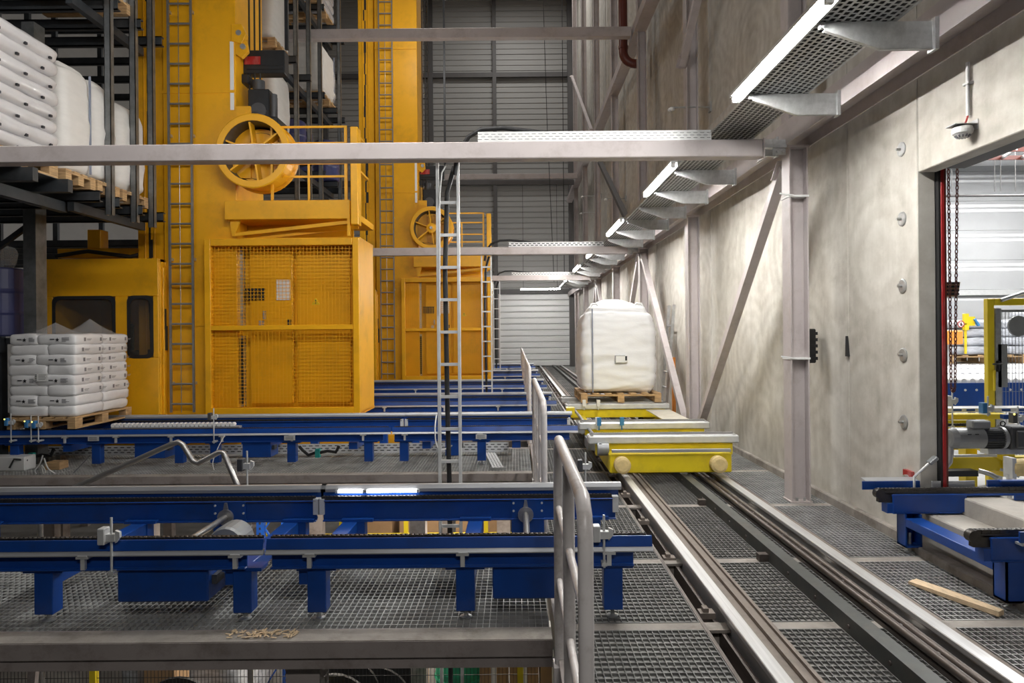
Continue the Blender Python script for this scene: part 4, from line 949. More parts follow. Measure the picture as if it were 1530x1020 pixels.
    hb = MB().lathe([(.0,-.20),(.045,-.20),(.05,-.18),(.12,-.17),(.12,.03)], cw, 'y', 24).build('drum_hub', y, t)
    MB().lathe([(.0,-.225),(.035,-.225),(.04,-.19)], cw, 'y', 12).build('hub_cap', M['galv'], hb)
    for k in range(6):
        a = R(38+60*k)
        MB().bar((cw[0]+.11*math.cos(a), cw[1]-.07, cw[2]+.11*math.sin(a)), (cw[0]+.44*math.cos(a), cw[1]-.07, cw[2]+.44*math.sin(a)), .025, .16, (0,1,0)).build('drum_spoke', y, t)
    B(B(B(MB(), .02, .55, .3, .75, 4.62, 4.86), .10, .42, .32, .7, 4.86, 5.28), -.02, .10, .35, .6, 5.38, 5.52).build('hoist_motor', M['dark'], t, .015)
    MB().cyl((ox+.26, oy+.34, 4.95), (ox+.26, oy+.30, 4.95), .12, 16).build('motor_cap', M['motor_dark'], t)
    MB().cyl((ox+.48, oy+.35, 4.86), (ox+.48, oy+.35, 5.2), .05, 12).build('motor_brake', M['motor_dark'], t)
    MB().cyl((ox+.20, oy+.5, 5.28), (ox+.20, oy+.5, 5.46), .09, 14).build('motor_fan', M['motor_dark'], t)
    B(MB(), -.0, .22, .10, .14, 3.9, 4.95).build('drum_bracket', y, t)
    for u, z1 in ((.08, 17), (.16, 17), (.24, 17)): MB().cyl((ox+u, oy+.45, 4.8), (ox+u, oy+.45, z1), .014, 6).build('hoist_rope', M['rubber'], t)
    B(MB(), .63, .68, .40, .45, 5.9, 17).build('cable_duct', M['dark'], t)
    B(B(MB(), -.02, .62, .42, .62, 5.55, 5.9), .05, .6, .40, .42, 5.6, 5.66).build('lift_carriage', M['dark'], t, .01)
    B(MB(), .02, .26, .405, .42, 5.68, 5.80).build('carriage_stripe', M['red'], t)
    # operator cab
    def win(u0, u1, z0, z1, yy, r=.09):
        pts = []
        for cx, cz, a0 in ((u1-r,z1-r,0),(u0+r,z1-r,90),(u0+r,z0+r,180),(u1-r,z0+r,270)):
            for k in range(5):
                a = R(a0+22.5*k); pts.append((ox+cx+r*math.cos(a), cz+r*math.sin(a)))
        return pts
    cab = MB()
    for a, b, e0, e1 in ((-2.66,-1.04,2.18,2.72), (-2.66,-1.04,.30,1.30), (-2.66,-2.55,1.30,2.18), (-1.66,-1.48,1.30,2.18), (-1.12,-1.04,1.30,2.18)): B(cab, a, b, -.10, -.05, e0, e1)
    B(B(cab, -2.66, -2.61, -.05, 1.2, .30, 2.72), -2.66, -1.04, 1.15, 1.2, .30, 2.72)
    B(B(cab, -2.66, -1.04, -.05, 1.2, 2.67, 2.72), -2.66, -1.04, -.05, 1.2, .30, .36)
    B(B(B(cab, -1.09, -1.04, -.05, .10, .30, 2.72), -1.09, -1.04, .10, 1.2, 2.2, 2.72), -1.09, -1.04, .10, 1.2, .30, 1.2)
    cab.build('cab_body', y, t, .008)
    for u0, u1, z0, z1 in ((-2.55,-1.66,1.30,2.18), (-1.48,-1.12,1.30,2.18)):
        B(MB(), u0, u1, -.085, -.079, z0, z1).build('cab_window', M['glass'], t)
        o = win(u0-.01, u1+.01, z0-.01, z1+.01, 0); i = win(u0+.04, u1-.04, z0+.04, z1-.04, 0); n = len(o)
        MB().add([(p[0], oy-.104, p[1]) for p in o]+[(p[0], oy-.104, p[1]) for p in i], [(k, (k+1)%n, n+(k+1)%n, n+k) for k in range(n)]).build('window_seal', M['rubber'], t)
    B(MB(), -1.085, -1.08, .10, 1.15, 1.2, 2.2).build('cab_side_window', M['glass'], t)
    d = B(MB(), -1.04, -1.015, .0, .09, .45, 2.6).build('cab_door', y, t, .008)
    B(B(MB(), -1.015, -.985, .03, .05, 1.4, 1.75), -1.015, -1.005, .02, .06, 1.7, 2.0).build('door_handle', M['dark'], d)
    B(B(B(MB(), -2.2, -1.9, .4, .8, .36, 1.1), -2.2, -1.9, .75, .85, 1.1, 1.8), -1.9, -1.6, .2, .5, .9, 1.4).build('operator_seat', M['dark'], t, .03)
    B(MB(), -1.45, -1.2, 1.0, 1.14, 1.5, 2.0).build('cab_notice', M['paper'], t)
    B(B(MB(), -2.75, -1.49, .3, .5, 2.78, 2.92), -2.3, -2.1, .3, .5, 2.92, 3.2).build('cab_hanger', y, t, .008)
    MB().tube([(ox-2.7, oy+.2, 2.80), (ox-2.2, oy+.15, 2.86), (ox-1.6, oy+.2, 2.78), (ox-1.2, oy+.3, 2.9)], .03, 8).build('cab_cable', M['rubber'], t)
    return t
c1 = crane(-4.06, 9.86, 'large yellow stacker crane at left, nearest, with cab and mesh cabinet')
clone(c1, (-2.41, 17.0, -.31), 'far yellow stacker crane behind the white cable ladder')

# ------------------------------------------------------------------ racks with loads at left
def rack(name_label, xe, posts, beams, levels, x0=-13.0):
    t = thing('pallet_rack', (xe-3, posts[0], 0), name_label, 'rack', 'dark storage racks')
    for y in posts:
        MB().box(xe-.10, xe-.02, y-.004, y+.004, 3.1, 17).box(xe-.10, xe-.092, y-.004, y+.07, 3.1, 17).box(xe-.028, xe-.02, y-.004, y+.07, 3.1, 17).build('rack_upright', M['rackgalv'], t)
        for x in (xe-2.9, xe-5.7): MB().box(x-.05, x+.05, y-.01, y+.06, -.1, 17).build('rack_upright', M['rack'], t)
    for z in levels:
        for y in beams:
            MB().box(x0, xe-.02+.05, y-.05, y-.035, z-.13, z).box(x0, xe+.03, y-.05, y+.02, z-.13, z-.115).box(x0, xe+.03, y-.05, y+.02, z-.015, z).build('rack_beam', M['rack'], t)
        for xa, xc in ((-.35, -.27), (-2.7, -2.6)): MB().box(xe+xa, xe+xc, beams[0]-.05, beams[-1]+.05, z-.24, z-.13).build('rack_crossbar', M['rack'], t)
    return t
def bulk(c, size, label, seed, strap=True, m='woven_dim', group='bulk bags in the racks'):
    t = thing('bulk_bag', c, label, 'bag', group)
    MB().soft(c, size, .13, 20, .016, (2,2,14), seed, dome=.10, bulge=.02, taper=.06).build('bag_body', M[m], t)
    if strap:
        s = MB()
        for k in range(20):
            z = c[2]+.03+k*size[2]/20*.95; x = c[0]+size[0]/2+.016
            s.box(x-.014, x+.004, c[1]+size[1]*.32, c[1]+size[1]*.32+.02, z, z+size[2]/20)
        s.build('bag_strap', M['strap'], t)
    return t
LA = [3.33, 5.78, 8.3, 10.8, 13.3]
rack('dark storage rack at upper left above the sack pallet', -4.92, [8.38, 8.93, 9.36], [8.1, 8.5, 9.02, 9.55], LA)
xe = -5.0
for i, (y0, y1, z1) in enumerate(((7.62, 8.18, 1.22), (8.2, 8.68, 1.20), (8.72, 9.35, 1.13))):
    nm = ['first', 'middle', 'last'][i]
    pallet(f'{nm} wooden pallet under the bulk bags in the upper left rack', xe-1.1, y0, 3.345, 1.1, y1-y0-.02, 'rack pallets', 'x', 4)
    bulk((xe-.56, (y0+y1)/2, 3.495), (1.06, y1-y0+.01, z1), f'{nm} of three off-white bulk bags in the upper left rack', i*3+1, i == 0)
# stack of flat bales nearest the camera, overhanging at the picture edge
pallet('wooden pallet under the stacked sacks at the left picture edge', xe-1.15, 6.28, 3.345, 1.13, 1.24, 'rack pallets', 'y', 5)
for l in range(8):
    z = 3.495+l*.157; t = thing('long_sack', (xe-.56, 6.93, z), f'long silvery sack at the upper left picture edge, {"bottom" if l == 0 else "top" if l == 7 else ORD[l]} in the stack', 'sack', 'long sacks in the rack')
    MB().soft((xe-.56+rng.uniform(-.015,.015), 6.93, z), (1.12, 1.20, .17), .078, 14, .014, (3,3,10), 40+l, bulge=.01).build('sack_body', M['longsack'], t)
    k = MB()
    for q in range(3):
        yy = 6.5+.37*q+.12*(l % 2); k.box(xe-.012, xe+.012, yy, yy+.03, z+.015, z+.04)
    k.build('seam_mark', M['ink'], t)
MB_ = MB()
for y in (6.22, 7.0, 7.55): MB_.box(-13, -4.9, y-.05, y+.03, 3.20, 3.34)
t = thing('rack_shelf', (-8, 6.9, 3.2), 'dark rack shelf carrying the stacked sacks at the left picture edge', 'shelf')
MB_.build('shelf_beam', M['rack'], t)
for x in (-5.35, -8.5): MB().box(x-.05, x+.05, 6.2, 8.1, 3.08, 3.2).build('shelf_bearer', M['rack'], t)
MB().box(-5.6, -5.02, 6.3, 7.5, 3.341, 3.346).build('shelf_sheet', M['rackgalv'], t)
MB().box(-6.2, -5.9, 6.5, 7.5, 3.04, 3.08).build('shelf_tray', M['rack'], t)
pallet('wooden pallet with a bag at the top left between rack posts', xe-1.1, 8.15, 5.79, 1.1, .8, 'rack pallets', 'x', 5)
bulk((xe-.56, 8.6, 5.94), (1.06, .85, 1.2), 'off-white bulk bag at the very top left between rack posts', 21, False)
bulk((xe-.66, 9.1, 8.32), (1.06, .85, 1.2), 'hidden upper bulk bag of the left rack', 22, False) if False else None
pk = MB().soft((xe-1.72, 9.2, 3.345), (1.0, .6, 1.57), .05, 10, .01, (3,3,6), 8).build('wrapped_load', M['greywrap']); tag(pk, 'dark grey wrapped load behind the bulk bags in the upper left rack', 'load')
p2 = at(57, 400, 8.95)
t = thing('rack_column', (-6.14, 8.74, 0), 'thick grey steel column below the left rack behind the sack stack', 'column')
MB().box(-6.22, -6.06, 8.64, 8.655, 0, 5.6).box(-6.22, -6.06, 8.825, 8.84, 0, 5.6).box(-6.145, -6.135, 8.655, 8.825, 0, 5.6).box(-6.075, -6.06, 8.655, 8.825, 0, 5.6).build('column_shaft', M['rackgalv'], t)
MB().bar((-6.2, 8.74, 3.05), (-7.8, 8.74, 1.9), .05, .06).build('column_brace', M['rack'], t)
MB().bar((-6.2, 8.74, 5.2), (-7.0, 8.74, 4.8), .05, .06).build('column_brace', M['rack'], t)
def drum(c, label, m='drum'):
    t = thing('drum', c, label, 'drum', 'blue drums')
    r = .29; pr = [(r-.02,0),(r,.02)]
    for z in (.3, .58): pr += [(r,z-.03),(r+.012,z),(r,z+.03)]
    pr += [(r,.86),(r-.02,.88),(r-.03,.86),(0,.86)]
    MB().lathe(pr, c, 'z', 28).build('drum_body', M[m], t)
    MB().cyl((c[0]+.1, c[1]-.1, c[2]+.86), (c[0]+.1, c[1]-.1, c[2]+.885), .03, 10).build('drum_bung', M['galv'], t)
drum((at(2, 495, 8.9).x, 8.9, 1.62), 'dark blue drum at the left picture edge below the rack')
t = thing('drum_stand', (-7.0, 9, 1.4), 'dark shelf under the blue drum at the left edge', 'shelf')
MB().box(-9, -6.36, 8.5, 9.4, 1.52, 1.60).box(-9, -6.36, 8.45, 8.52, 1.42, 1.62).box(-6.5, -6.4, 8.5, 8.6, -.15, 1.52).box(-8.9, -8.8, 8.5, 8.6, -.15, 1.52).build('shelf_frame', M['rack'], t)
tag(MB().soft((-6.95, 8.9, 2.52), (.62, .62, .30), .10, 10, .03, (4,4,5), 3).build('film_cover', M['film']), 'crumpled clear film over the blue drum at the left edge', 'film')
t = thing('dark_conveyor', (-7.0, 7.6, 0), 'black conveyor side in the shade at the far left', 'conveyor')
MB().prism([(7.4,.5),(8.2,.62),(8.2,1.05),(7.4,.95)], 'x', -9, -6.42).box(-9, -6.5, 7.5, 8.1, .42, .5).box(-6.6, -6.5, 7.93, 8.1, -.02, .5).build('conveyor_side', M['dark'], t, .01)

# rack between the crane aisles
LB = [3.4, 5.1, 6.78, 8.66, 10.6, 12.6]
rack('tall dark storage rack between the two yellow cranes', -4.05, [12.9, 13.7, 14.5, 16.1], [12.7, 13.6, 14.6, 15.6, 16.3], LB)
xb = -4.15
pallet('wooden pallet under the pale bag between the cranes', xb-1.1, 14.9, 6.79, 1.1, 1.1, 'rack pallets', 'x', 5)
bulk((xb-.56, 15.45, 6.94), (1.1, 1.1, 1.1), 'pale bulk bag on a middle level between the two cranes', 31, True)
pallet('wooden pallet with grey wrapped goods high between the cranes', xb-1.1, 14.5, 8.67, 1.1, 1.5, 'rack pallets', 'x', 6)
for l in range(6):
    o = MB().soft((xb-.56, 15.2, 8.82+l*.19), (1.12, 1.4, .185), .06, 10, .012, (4,4,8), 60+l).build('wrapped_layer', M['greywrap'])
    tag(o, f'grey film wrapped layer high between the cranes, {ORD[l]} from below', 'load', 'wrapped layers in the middle rack')
pallet('wooden pallet with a pale bag beside the near crane mast', xb-1.2, 12.2, 6.79, 1.1, .9, 'rack pallets', 'x', 5)
bulk((xb-.70, 12.7, 6.94), (1.1, .95, 1.35), 'pale bulk bag partly hidden beside the near crane mast', 33, False)
pallet('wooden pallet with a pale bag beside the near crane mast, upper level', xb-1.2, 12.2, 5.11, 1.1, .9, 'rack pallets', 'x', 5)
bulk((xb-.70, 12.7, 5.26), (1.1, .95, 1.25), 'pale bulk bag just right of the near crane mast, lower level', 35, False)
drum((at(440, 190, 14.0).x-.1, 14.1, 5.12), 'blue drum on a rack level behind the near crane drum')
drum((at(486, 268, 15.5).x, 15.6, 5.12-.01), 'second blue drum between the cranes, farther right')
drum((at(458, 200, 14.8).x-.2, 14.9, 5.12), 'third blue drum half hidden by rack uprights')

# ------------------------------------------------------------------ bright hall behind the doorway
wy = sroot('wall_beyond', (9, 14, 0))
p = MB().prism([(14.0,.0),(14.0,.38),(14.02,.395),(14.02,.415),(14.0,.43),(14.0,.48),(14.02,.495),(14.02,.515),(14.0,.53),(14.0,.60)], 'x', 3.3, 20).build('cladding_panel', M['whiteclad'], wy)
rep(p, [(0, 0, .605*k) for k in range(1, 9)])
MB().box(3.3, 20, 13.94, 14.0, 2.30, 2.40).build('wall_trunking', M['galvw'], wy)
struct(MB().box(20, 20.1, -2, 14.2, -.1, 5.2).build('wall_far_right', M['whiteclad']))
struct(MB().box(3.1, 20, -2, 14.2, 4.95, 5.0).build('ceiling_beyond', M['whiteclad']))
struct(MB().box(3.8, 20, -2, 14.2, -.1, .0).build('floor_beyond', M['hallfloor']))
struct(MB().box(3.1, 3.8, 4.99, 14.2, -.1, .0).build('floor_strip', M['hallfloor']))
# hanging items
t = thing('ceiling_tray', (8, 9.5, 4.1), 'dark ladder tray hanging under the ceiling of the hall behind the door', 'tray')
MB().box(4.5, 16, 9.3, 9.33, 4.02, 4.08).box(4.5, 16, 9.75, 9.78, 4.02, 4.08).build('tray_rail', M['oxide'], t)
r = MB().bar((4.6, 9.3, 4.05), (4.75, 9.78, 4.05), .04, .03).build('tray_rung', M['galv'], t); rep(r, [(.28*k, 0, 0) for k in range(1, 36)])
for x in (5.8, 7.4, 9.2): MB().cyl((x, 9.54, 4.08), (x, 9.54, 4.95), .01, 6).build('tray_hanger', M['girt'], t)
t = thing('hanging_pipe', (9, 12, 4.0), 'thin dark pipe hanging on wires in front of the white cladding', 'pipe')
MB().tube([(5, 12, at(1450, 292, 12).z), (9.1, 12, at(1510, 292, 12).z), (9.5, 11.9, at(1530, 286, 12).z), (13, 11.9, at(1530, 286, 12).z)], .022, 8).build('pipe_run', M['girt'], t)
for px in (1424, 1488, 1497, 1519): MB().cyl((X(px,12), 12, 4.02), (X(px,12), 12, 4.95), .006, 6).build('pipe_wire', M['girt'], t)
# hoist chain loop
t = thing('hoist_chain', (3.5, 5.4, 1.0), 'dark hoist chain hanging in a long loop inside the doorway', 'chain')
def link(m, c, a, n=10, w=.0095, h=.020, r=.0042):
    pts = []
    for k in range(n):
        q = 2*math.pi*k/n; x = w*math.cos(q); z = h*math.sin(q)
        pts.append((c[0]+x*math.cos(a), c[1]+x*math.sin(a), c[2]+z))
    m.tube(pts, r, 5, closed=True)
for (pa, pb, Yh) in (((1415, 90), (1421, 572), 5.35), ((1432, 90), (1427, 572), 5.35)):
    a, b = at(pa[0], pa[1], Yh), at(pb[0], pb[1], Yh); n = int((a-b).length/.031); m = MB()
    for k in range(n+1):
        c = a.lerp(b, k/n); link(m, c, R(25) if k % 2 else R(115))
    m.build('chain_strand', M['oxide'], t)
m = MB(); c0, c1_ = at(1421, 572, 5.35), at(1427, 572, 5.35)
for k in range(1, 6):
    q = math.pi*k/6; cc = (c0+c1_)/2; rr = (c1_-c0).length/2
    link(m, (cc.x-rr*1.1*math.cos(q), 5.35, cc.z-.06*math.sin(q)), R(25) if k % 2 else R(115), h=.016)
m.build('chain_loop', M['oxide'], t)
for px in (1415, 1432): MB().cyl(at(px, 92, 5.35), V(at(px, 92, 5.35).x, 5.35, 4.95), .008, 6).build('chain_hook', M['oxide'], t)
p = at(1419, 432, 5.6); t = thing('vent_box', p, 'dark slatted box just inside the doorway behind the chain', 'box')
MB().prism([(p.x-.08,p.z-.06),(p.x+.035,p.z-.06),(p.x+.055,p.z+.055),(p.x-.08,p.z+.055)], 'y', 5.55, 5.65).build('box_body', M['card'], t)
k = MB().box(p.x-.075, p.x+.04, 5.54, 5.55, p.z-.05, p.z-.035).build('box_slat', M['dark'], t); rep(k, [(0, 0, .03*i) for i in range(1, 4)])
MB().box(3.09, 3.13, 5.04, 5.62, p.z-.02, p.z+.02).box(3.13, p.x-.08, 5.58, 5.62, p.z-.02, p.z+.02).build('box_arm', M['oxide'], t)
# yellow fence gate
Yf = 7.0; gx0 = X(1477, Yf); zt = at(1480, 446, Yf).z
t = thing('mesh_gate', (gx0, Yf, 0), 'yellow framed mesh safety gate with galvanised post behind the doorway', 'gate')
MB().box(gx0-.03, gx0+.04, Yf-.03, Yf+.03, 0, zt).box(gx0+.04, gx0+2.2, Yf-.03, Yf+.03, zt-.07, zt).build('gate_frame', M['lemon'], t, .004)
MB().box(gx0+.05, gx0+.11, Yf-.03, Yf+.03, 0, zt-.10).build('gate_post', M['galv'], t)
MB().box(gx0+.12, gx0+2.2, Yf-.02, Yf+.0, zt-.14, zt-.115).tube([(gx0+.10, Yf-.04, zt-.02), (gx0+.3, Yf-.06, zt+.05), (gx0+2.2, Yf-.06, zt+.10)], .022, 8).build('gate_top_bar', M['galv'], t)
w = MB()
for k in range(60): w.box(gx0+.13+.034*k, gx0+.1335+.034*k, Yf-.012, Yf-.008, .1, zt-.13)
for k in range(9): w.box(gx0+.12, gx0+2.2, Yf-.015, Yf-.012, .2+.19*k, .2035+.19*k)
w.build('gate_mesh', M['motor'], t, kind='stuff')
hz = at(1485, 546, Yf).z; h = MB().box(gx0+.055, gx0+.085, Yf-.05, Yf-.03, hz-.06, hz+.05).tube([(gx0+.07, Yf-.05, hz+.02), (gx0+.07, Yf-.09, hz+.02), (gx0-.02, Yf-.09, hz+.02)], .009, 8).build('gate_handle', M['dark'], t)
MB().lathe([(.0,-.01),(.105,-.01),(.105,.01),(.0,.01)], (X(1518,Yf), Yf-.03, at(1518,487,Yf).z), 'y', 28).build('gate_disc', M['motor'], t)
MB().box(X(1488,Yf), X(1502,Yf), Yf-.03, Yf-.02, at(1495,578,Yf).z, at(1495,514,Yf).z).build('gate_plate', M['motor'], t)
MB().tube([(gx0+.03, Yf-.04, hz-.05), (gx0+.0, Yf-.08, hz-.12), (gx0+.02, Yf-.05, hz-.25)], .012, 8).build('gate_cable', M['lemon'], t)
tag(MB().cyl(at(1425, 410, 5.45), at(1424, 405, 5.45), .005, 6).build('chain_pin', M['oxide']), 'tiny pin on the hoist chain', 'pin') if False else None
# roller lanes and wrapped pallets
for i, Yr in enumerate((7.9, 9.0, 10.1, 11.2)):
    t = thing('roller_conveyor', (7.5, Yr, 0), f'blue framed conveyor with white rollers behind the doorway, {ORD[i]} lane from the front', 'conveyor', 'roller conveyors in the bright hall')
    z = 1.0
    MB().box(4.5, 13, Yr, Yr+.02, z-.16 if i else z-.30, z-.02).box(4.5, 13, Yr+.85, Yr+.87, z-.16, z-.01).build('side_frame', M['blue'], t)
    r = MB().cyl((4.6, Yr+.02, z), (4.6, Yr+.85, z), .032, 10).build('roller', M['roller'], t); rep(r, [(.10*k, 0, 0) for k in range(1, 60)])
    for x in (5.0, 7.5, 10): MB().box(x-.04, x+.04, Yr+.0, Yr+.08, 0, z-.16).build('frame_leg', M['blue'], t)
    if i == 0:
        b = MB().lathe([(.014,-.006),(.014,0)], (5.2, Yr, z-.10), 'y', 10).build('frame_bolt', M['galvw'], t); rep(b, [(.13*k, 0, 0) for k in range(1, 14)])
for i, (x, wd, nl) in enumerate(((7.15, 1.35, 4), (8.7, 1.3, 5), (10.2, 1.3, 5))):
    pallet(f'pale wooden pallet on the rear roller lane, {ORD[i]} from the left', x, 11.3, 1.035, wd, .75, 'pallets in the bright hall', 'y', 6)
    for l in range(nl):
        z = 1.185+l*.145; o = MB().soft((x+wd/2, 11.68, z), (wd*.97, .8, .141), .055, 12, .012, (4,4,10), 80+i*7+l).build('wrapped_layer', M['greywrap'])
        tag(o, f'silvery wrapped layer on the {ORD[i]} pallet of the bright hall, {ORD[l]} from below', 'load', 'wrapped layers in the bright hall')
p = at(1421, 503, 10.9); tag(MB().box(p.x-.3, p.x+.10, 10.75, 11.05, p.z-.12, p.z+.10).build('orange_bin', M['orange'], None, .015), 'orange box above the wrapped goods behind the chain', 'box')
MB().box(p.x-.1, p.x-.06, 10.85, 10.95, 1.0, p.z-.12).build('bin_stand', M['galv'], bpy.data.objects['orange_bin'])
p = at(1434, 484, 11.22); t = thing('prohibition_sign', p, 'round red and white prohibition sign beside the yellow post', 'sign')
MB().lathe([(.0,-.01),(.056,-.01),(.056,0),(0,0)], (p.x, 11.2, p.z), 'y', 28).box(p.x, p.x+.10, 11.2, 11.21, p.z-.01, p.z+.01).build('sign_plate', M['paper'], t)
MB().lathe([(.044,-.014),(.058,-.014),(.058,-.010),(.044,-.010)], (p.x, 11.2, p.z), 'y', 28, False).bar((p.x-.035, 11.188, p.z+.035), (p.x+.035, 11.188, p.z-.035), .003, .010, (0,1,0)).build('sign_ring', M['red'], t)
MB().lathe([(.0,-.013),(.018,-.013),(.018,-.010)], (p.x+.006, 11.2, p.z-.012), 'y', 14).box(p.x-.003, p.x+.012, 11.187, 11.19, p.z, p.z+.026).build('sign_symbol', M['ink'], t)
p = at(1446, 482, 11.2); t = thing('yellow_guide', p, 'yellow post with a small blue clamp above the wrapped goods', 'post')
MB().box(p.x-.05, p.x+.02, 11.2, 11.26, p.z-.12, p.z+.15).box(p.x+.02, p.x+.12, 11.2, 11.26, p.z-.05, p.z+.10).cyl((p.x-.02, 11.23, 1.2), (p.x-.02, 11.23, p.z-.1), .02).build('post_body', M['lemon'], t)
MB().bar((p.x+.10, 11.19, p.z+.06), (p.x+.17, 11.19, p.z-.05), .03, .05, (0,1,0)).build('post_clamp', M['sensor_blue'], t)
# yellow machine with gear motor right behind the door
Ym = 5.9
t = thing('yellow_machine', (4.2, Ym, 0), 'yellow machine frame with blue and white guides just behind the doorway', 'machine')
def Bp(m, px0, px1, py0, py1, Y, dy=.06):
    a, b = at(px0, py1, Y), at(px1, py0, Y); return m.box(a.x, b.x, Y, Y+dy, a.z, b.z)
Bp(MB(), 1405, 1500, 682, 704, Ym, .12).build('lower_beam', M['lemon'], t, .006)
Bp(MB(), 1404, 1505, 618, 627, 6.3, .10).build('upper_beam', M['lemon'], t, .006)
Bp(Bp(MB(), 1404, 1450, 628, 634, 6.25, .03), 1404, 1480, 636, 672, 6.5, .04).build('back_plate', M['lemon'], t)
k = Bp(MB(), 1411, 1414, 633, 637, 6.2, .03).build('rack_tooth', M['dark'], t); rep(k, [(.026*i, 0, 0) for i in range(1, 12)])
MB().prism([(at(1470,668,5.8).x, at(1470,668,5.8).z), (at(1512,684,5.8).x, at(1512,684,5.8).z), (at(1512,690,5.8).x, at(1512,690,5.8).z), (at(1505,690,5.8).x, at(1505,690,5.8).z), (at(1466,672,5.8).x, at(1466,672,5.8).z)], 'y', 5.82, 5.9).build('motor_bracket', M['lemon'], t)
Bp(Bp(MB(), 1508, 1517, 668, 688, 5.7, .08), 1517, 1545, 682, 690, 5.7, .08).build('bracket_arm', M['lemon'], t, .004)
Bp(MB(), 1499, 1503, 684, 712, Ym-.02, .14).build('machine_post', M['lemon'], t)
Bp(MB(), 1426, 1490, 679, 683, 5.8, .03).build('push_rod', M['galvw'], t)
g = MB(); Bp(g, 1404, 1545, 609, 616, 6.6, .2); g.build('white_guide', M['roller'], t)
for px in (1425, 1445, 1470, 1498, 1522): Bp(MB(), px, px+12, 611, 614, 6.59, .01).build('guide_patch', M['blue'], t)
Bp(MB(), 1500, 1560, 619, 626, 6.2, .05).build('blue_guide', M['blue'], t)
Bp(MB(), 1408, 1462, 703, 712, 5.75, .10).build('dark_chute', M['dark'], t)
cur = [at(1462,703,5.7), at(1470,705,5.68), at(1482,709,5.66), at(1490,714,5.65)]
MB().tube(cur, .02, 8).tube([c+V(.18,0,.01) for c in cur], .012, 8).build('belt_edge', M['galv'], t)
MB().tube([at(1407,650,5.6), at(1416,658,5.6), at(1421,672,5.6), at(1419,690,5.6), at(1408,704,5.6)], .022, 8).tube([at(1405,655,5.65), at(1412,662,5.65), at(1416,675,5.65), at(1414,690,5.65), at(1405,700,5.65)], .018, 8).build('machine_hose', M['grey_plate'], t)
for x in (4.0, 4.9): MB().box(x-.05, x+.05, Ym+.1, Ym+.2, 0, .7).build('machine_leg', M['lemon'], t)
t = thing('gear_motor', (X(1460,5.6), 5.6, .55), 'large grey gear motor lying on the yellow machine', 'motor')
zc = at(1455, 654, 5.6).z; r0 = .087; xa = X(1412,5.6)
ax = lambda px: X(px, 5.6)
MB().lathe([(.03,ax(1413)),(.058,ax(1413.5)),(.072,ax(1416)),(r0,ax(1424)),(r0,ax(1464))], (0, 5.6, zc), 'x', 26).build('fan_cover', M['motor'], t)
f = MB().lathe([(r0-.012,ax(1464)),(r0-.012,ax(1492))], (0, 5.6, zc), 'x', 26)
for k in range(26):
    a = 2*math.pi*k/26; ca, sa = math.cos(a), math.sin(a)
    f.bar((ax(1464.5), 5.6+(r0-.008)*ca, zc+(r0-.008)*sa), (ax(1491), 5.6+(r0-.008)*ca, zc+(r0-.008)*sa), .004, .014, (0, ca, sa))
f.build('finned_housing', M['motor_dark'], t)
MB().lathe([(.06,ax(1491)),(.092,ax(1491.5)),(.092,ax(1496)),(.07,ax(1500))], (0, 5.6, zc), 'x', 26).build('flange', M['motor'], t)
MB().box(ax(1499), ax(1528), 5.52, 5.69, zc-.09, zc+.10).box(ax(1505), ax(1522), 5.50, 5.52, zc-.07, zc+.07).build('gearbox', M['motor_dark'], t, .015)
k = MB().box(ax(1515), ax(1528), 5.505, 5.52, zc+.0, zc+.012).build('gearbox_rib', M['motor'], t); rep(k, [(0, 0, -.03), (0, 0, -.055)])
MB().box(ax(1446), ax(1474), 5.55, 5.64, zc+.078, zc+.145).build('terminal_box', M['motor'], t, .01)
MB().box(ax(1434), ax(1439), 5.506, 5.512, zc+.04, zc+.046).build('cover_slot', M['ink'], t)
MB().box(ax(1445), ax(1450), 5.506, 5.512, zc+.04, zc+.046).build('cover_slot', M['ink'], t)
MB().tube([(ax(1497)+.02*math.cos(q), 5.6, zc+.115+.02*math.sin(q)) for q in [k*math.pi/5 for k in range(10)]], .005, 6, closed=True).build('lifting_eye', M['dark'], t)
MB().box(ax(1470), ax(1525), 5.56, 5.66, zc-.13, zc-.085).build('motor_foot', M['galv'], t)
t = thing('yellow_roller', (X(1520,5.3), 5.3, .5), 'short yellow roller drum at the right picture edge below the motor', 'roller')
zr = at(1522, 698, 5.3).z; MB().lathe([(.03,X(1506,5.3)),(.065,X(1508,5.3)),(.07,X(1530,5.3)),(.06,X(1534,5.3))], (0, 5.3, zr), 'x', 20).build('roller_body', M['bumper'], t)
MB().box(X(1504,5.3), X(1510,5.3), 5.25, 5.35, zr-.08, zr+.08).cyl((X(1506,5.3), 5.3, 0), (X(1506,5.3), 5.3, zr-.05), .02, 8).build('roller_bracket', M['galvw'], t)
sensor(1470, 609, 5.9, 'blue sensor with rod above the gear motor', led=False, base=.85)
sensor(1515, 624, 5.9, 'dark sensor with tall rod near the right picture edge', 'motor_dark', base=.75)
sensor(1417, 598, 6.2, 'pale sensor box with rod inside the doorway at left', 'plaster_white', led=False, base=.7)

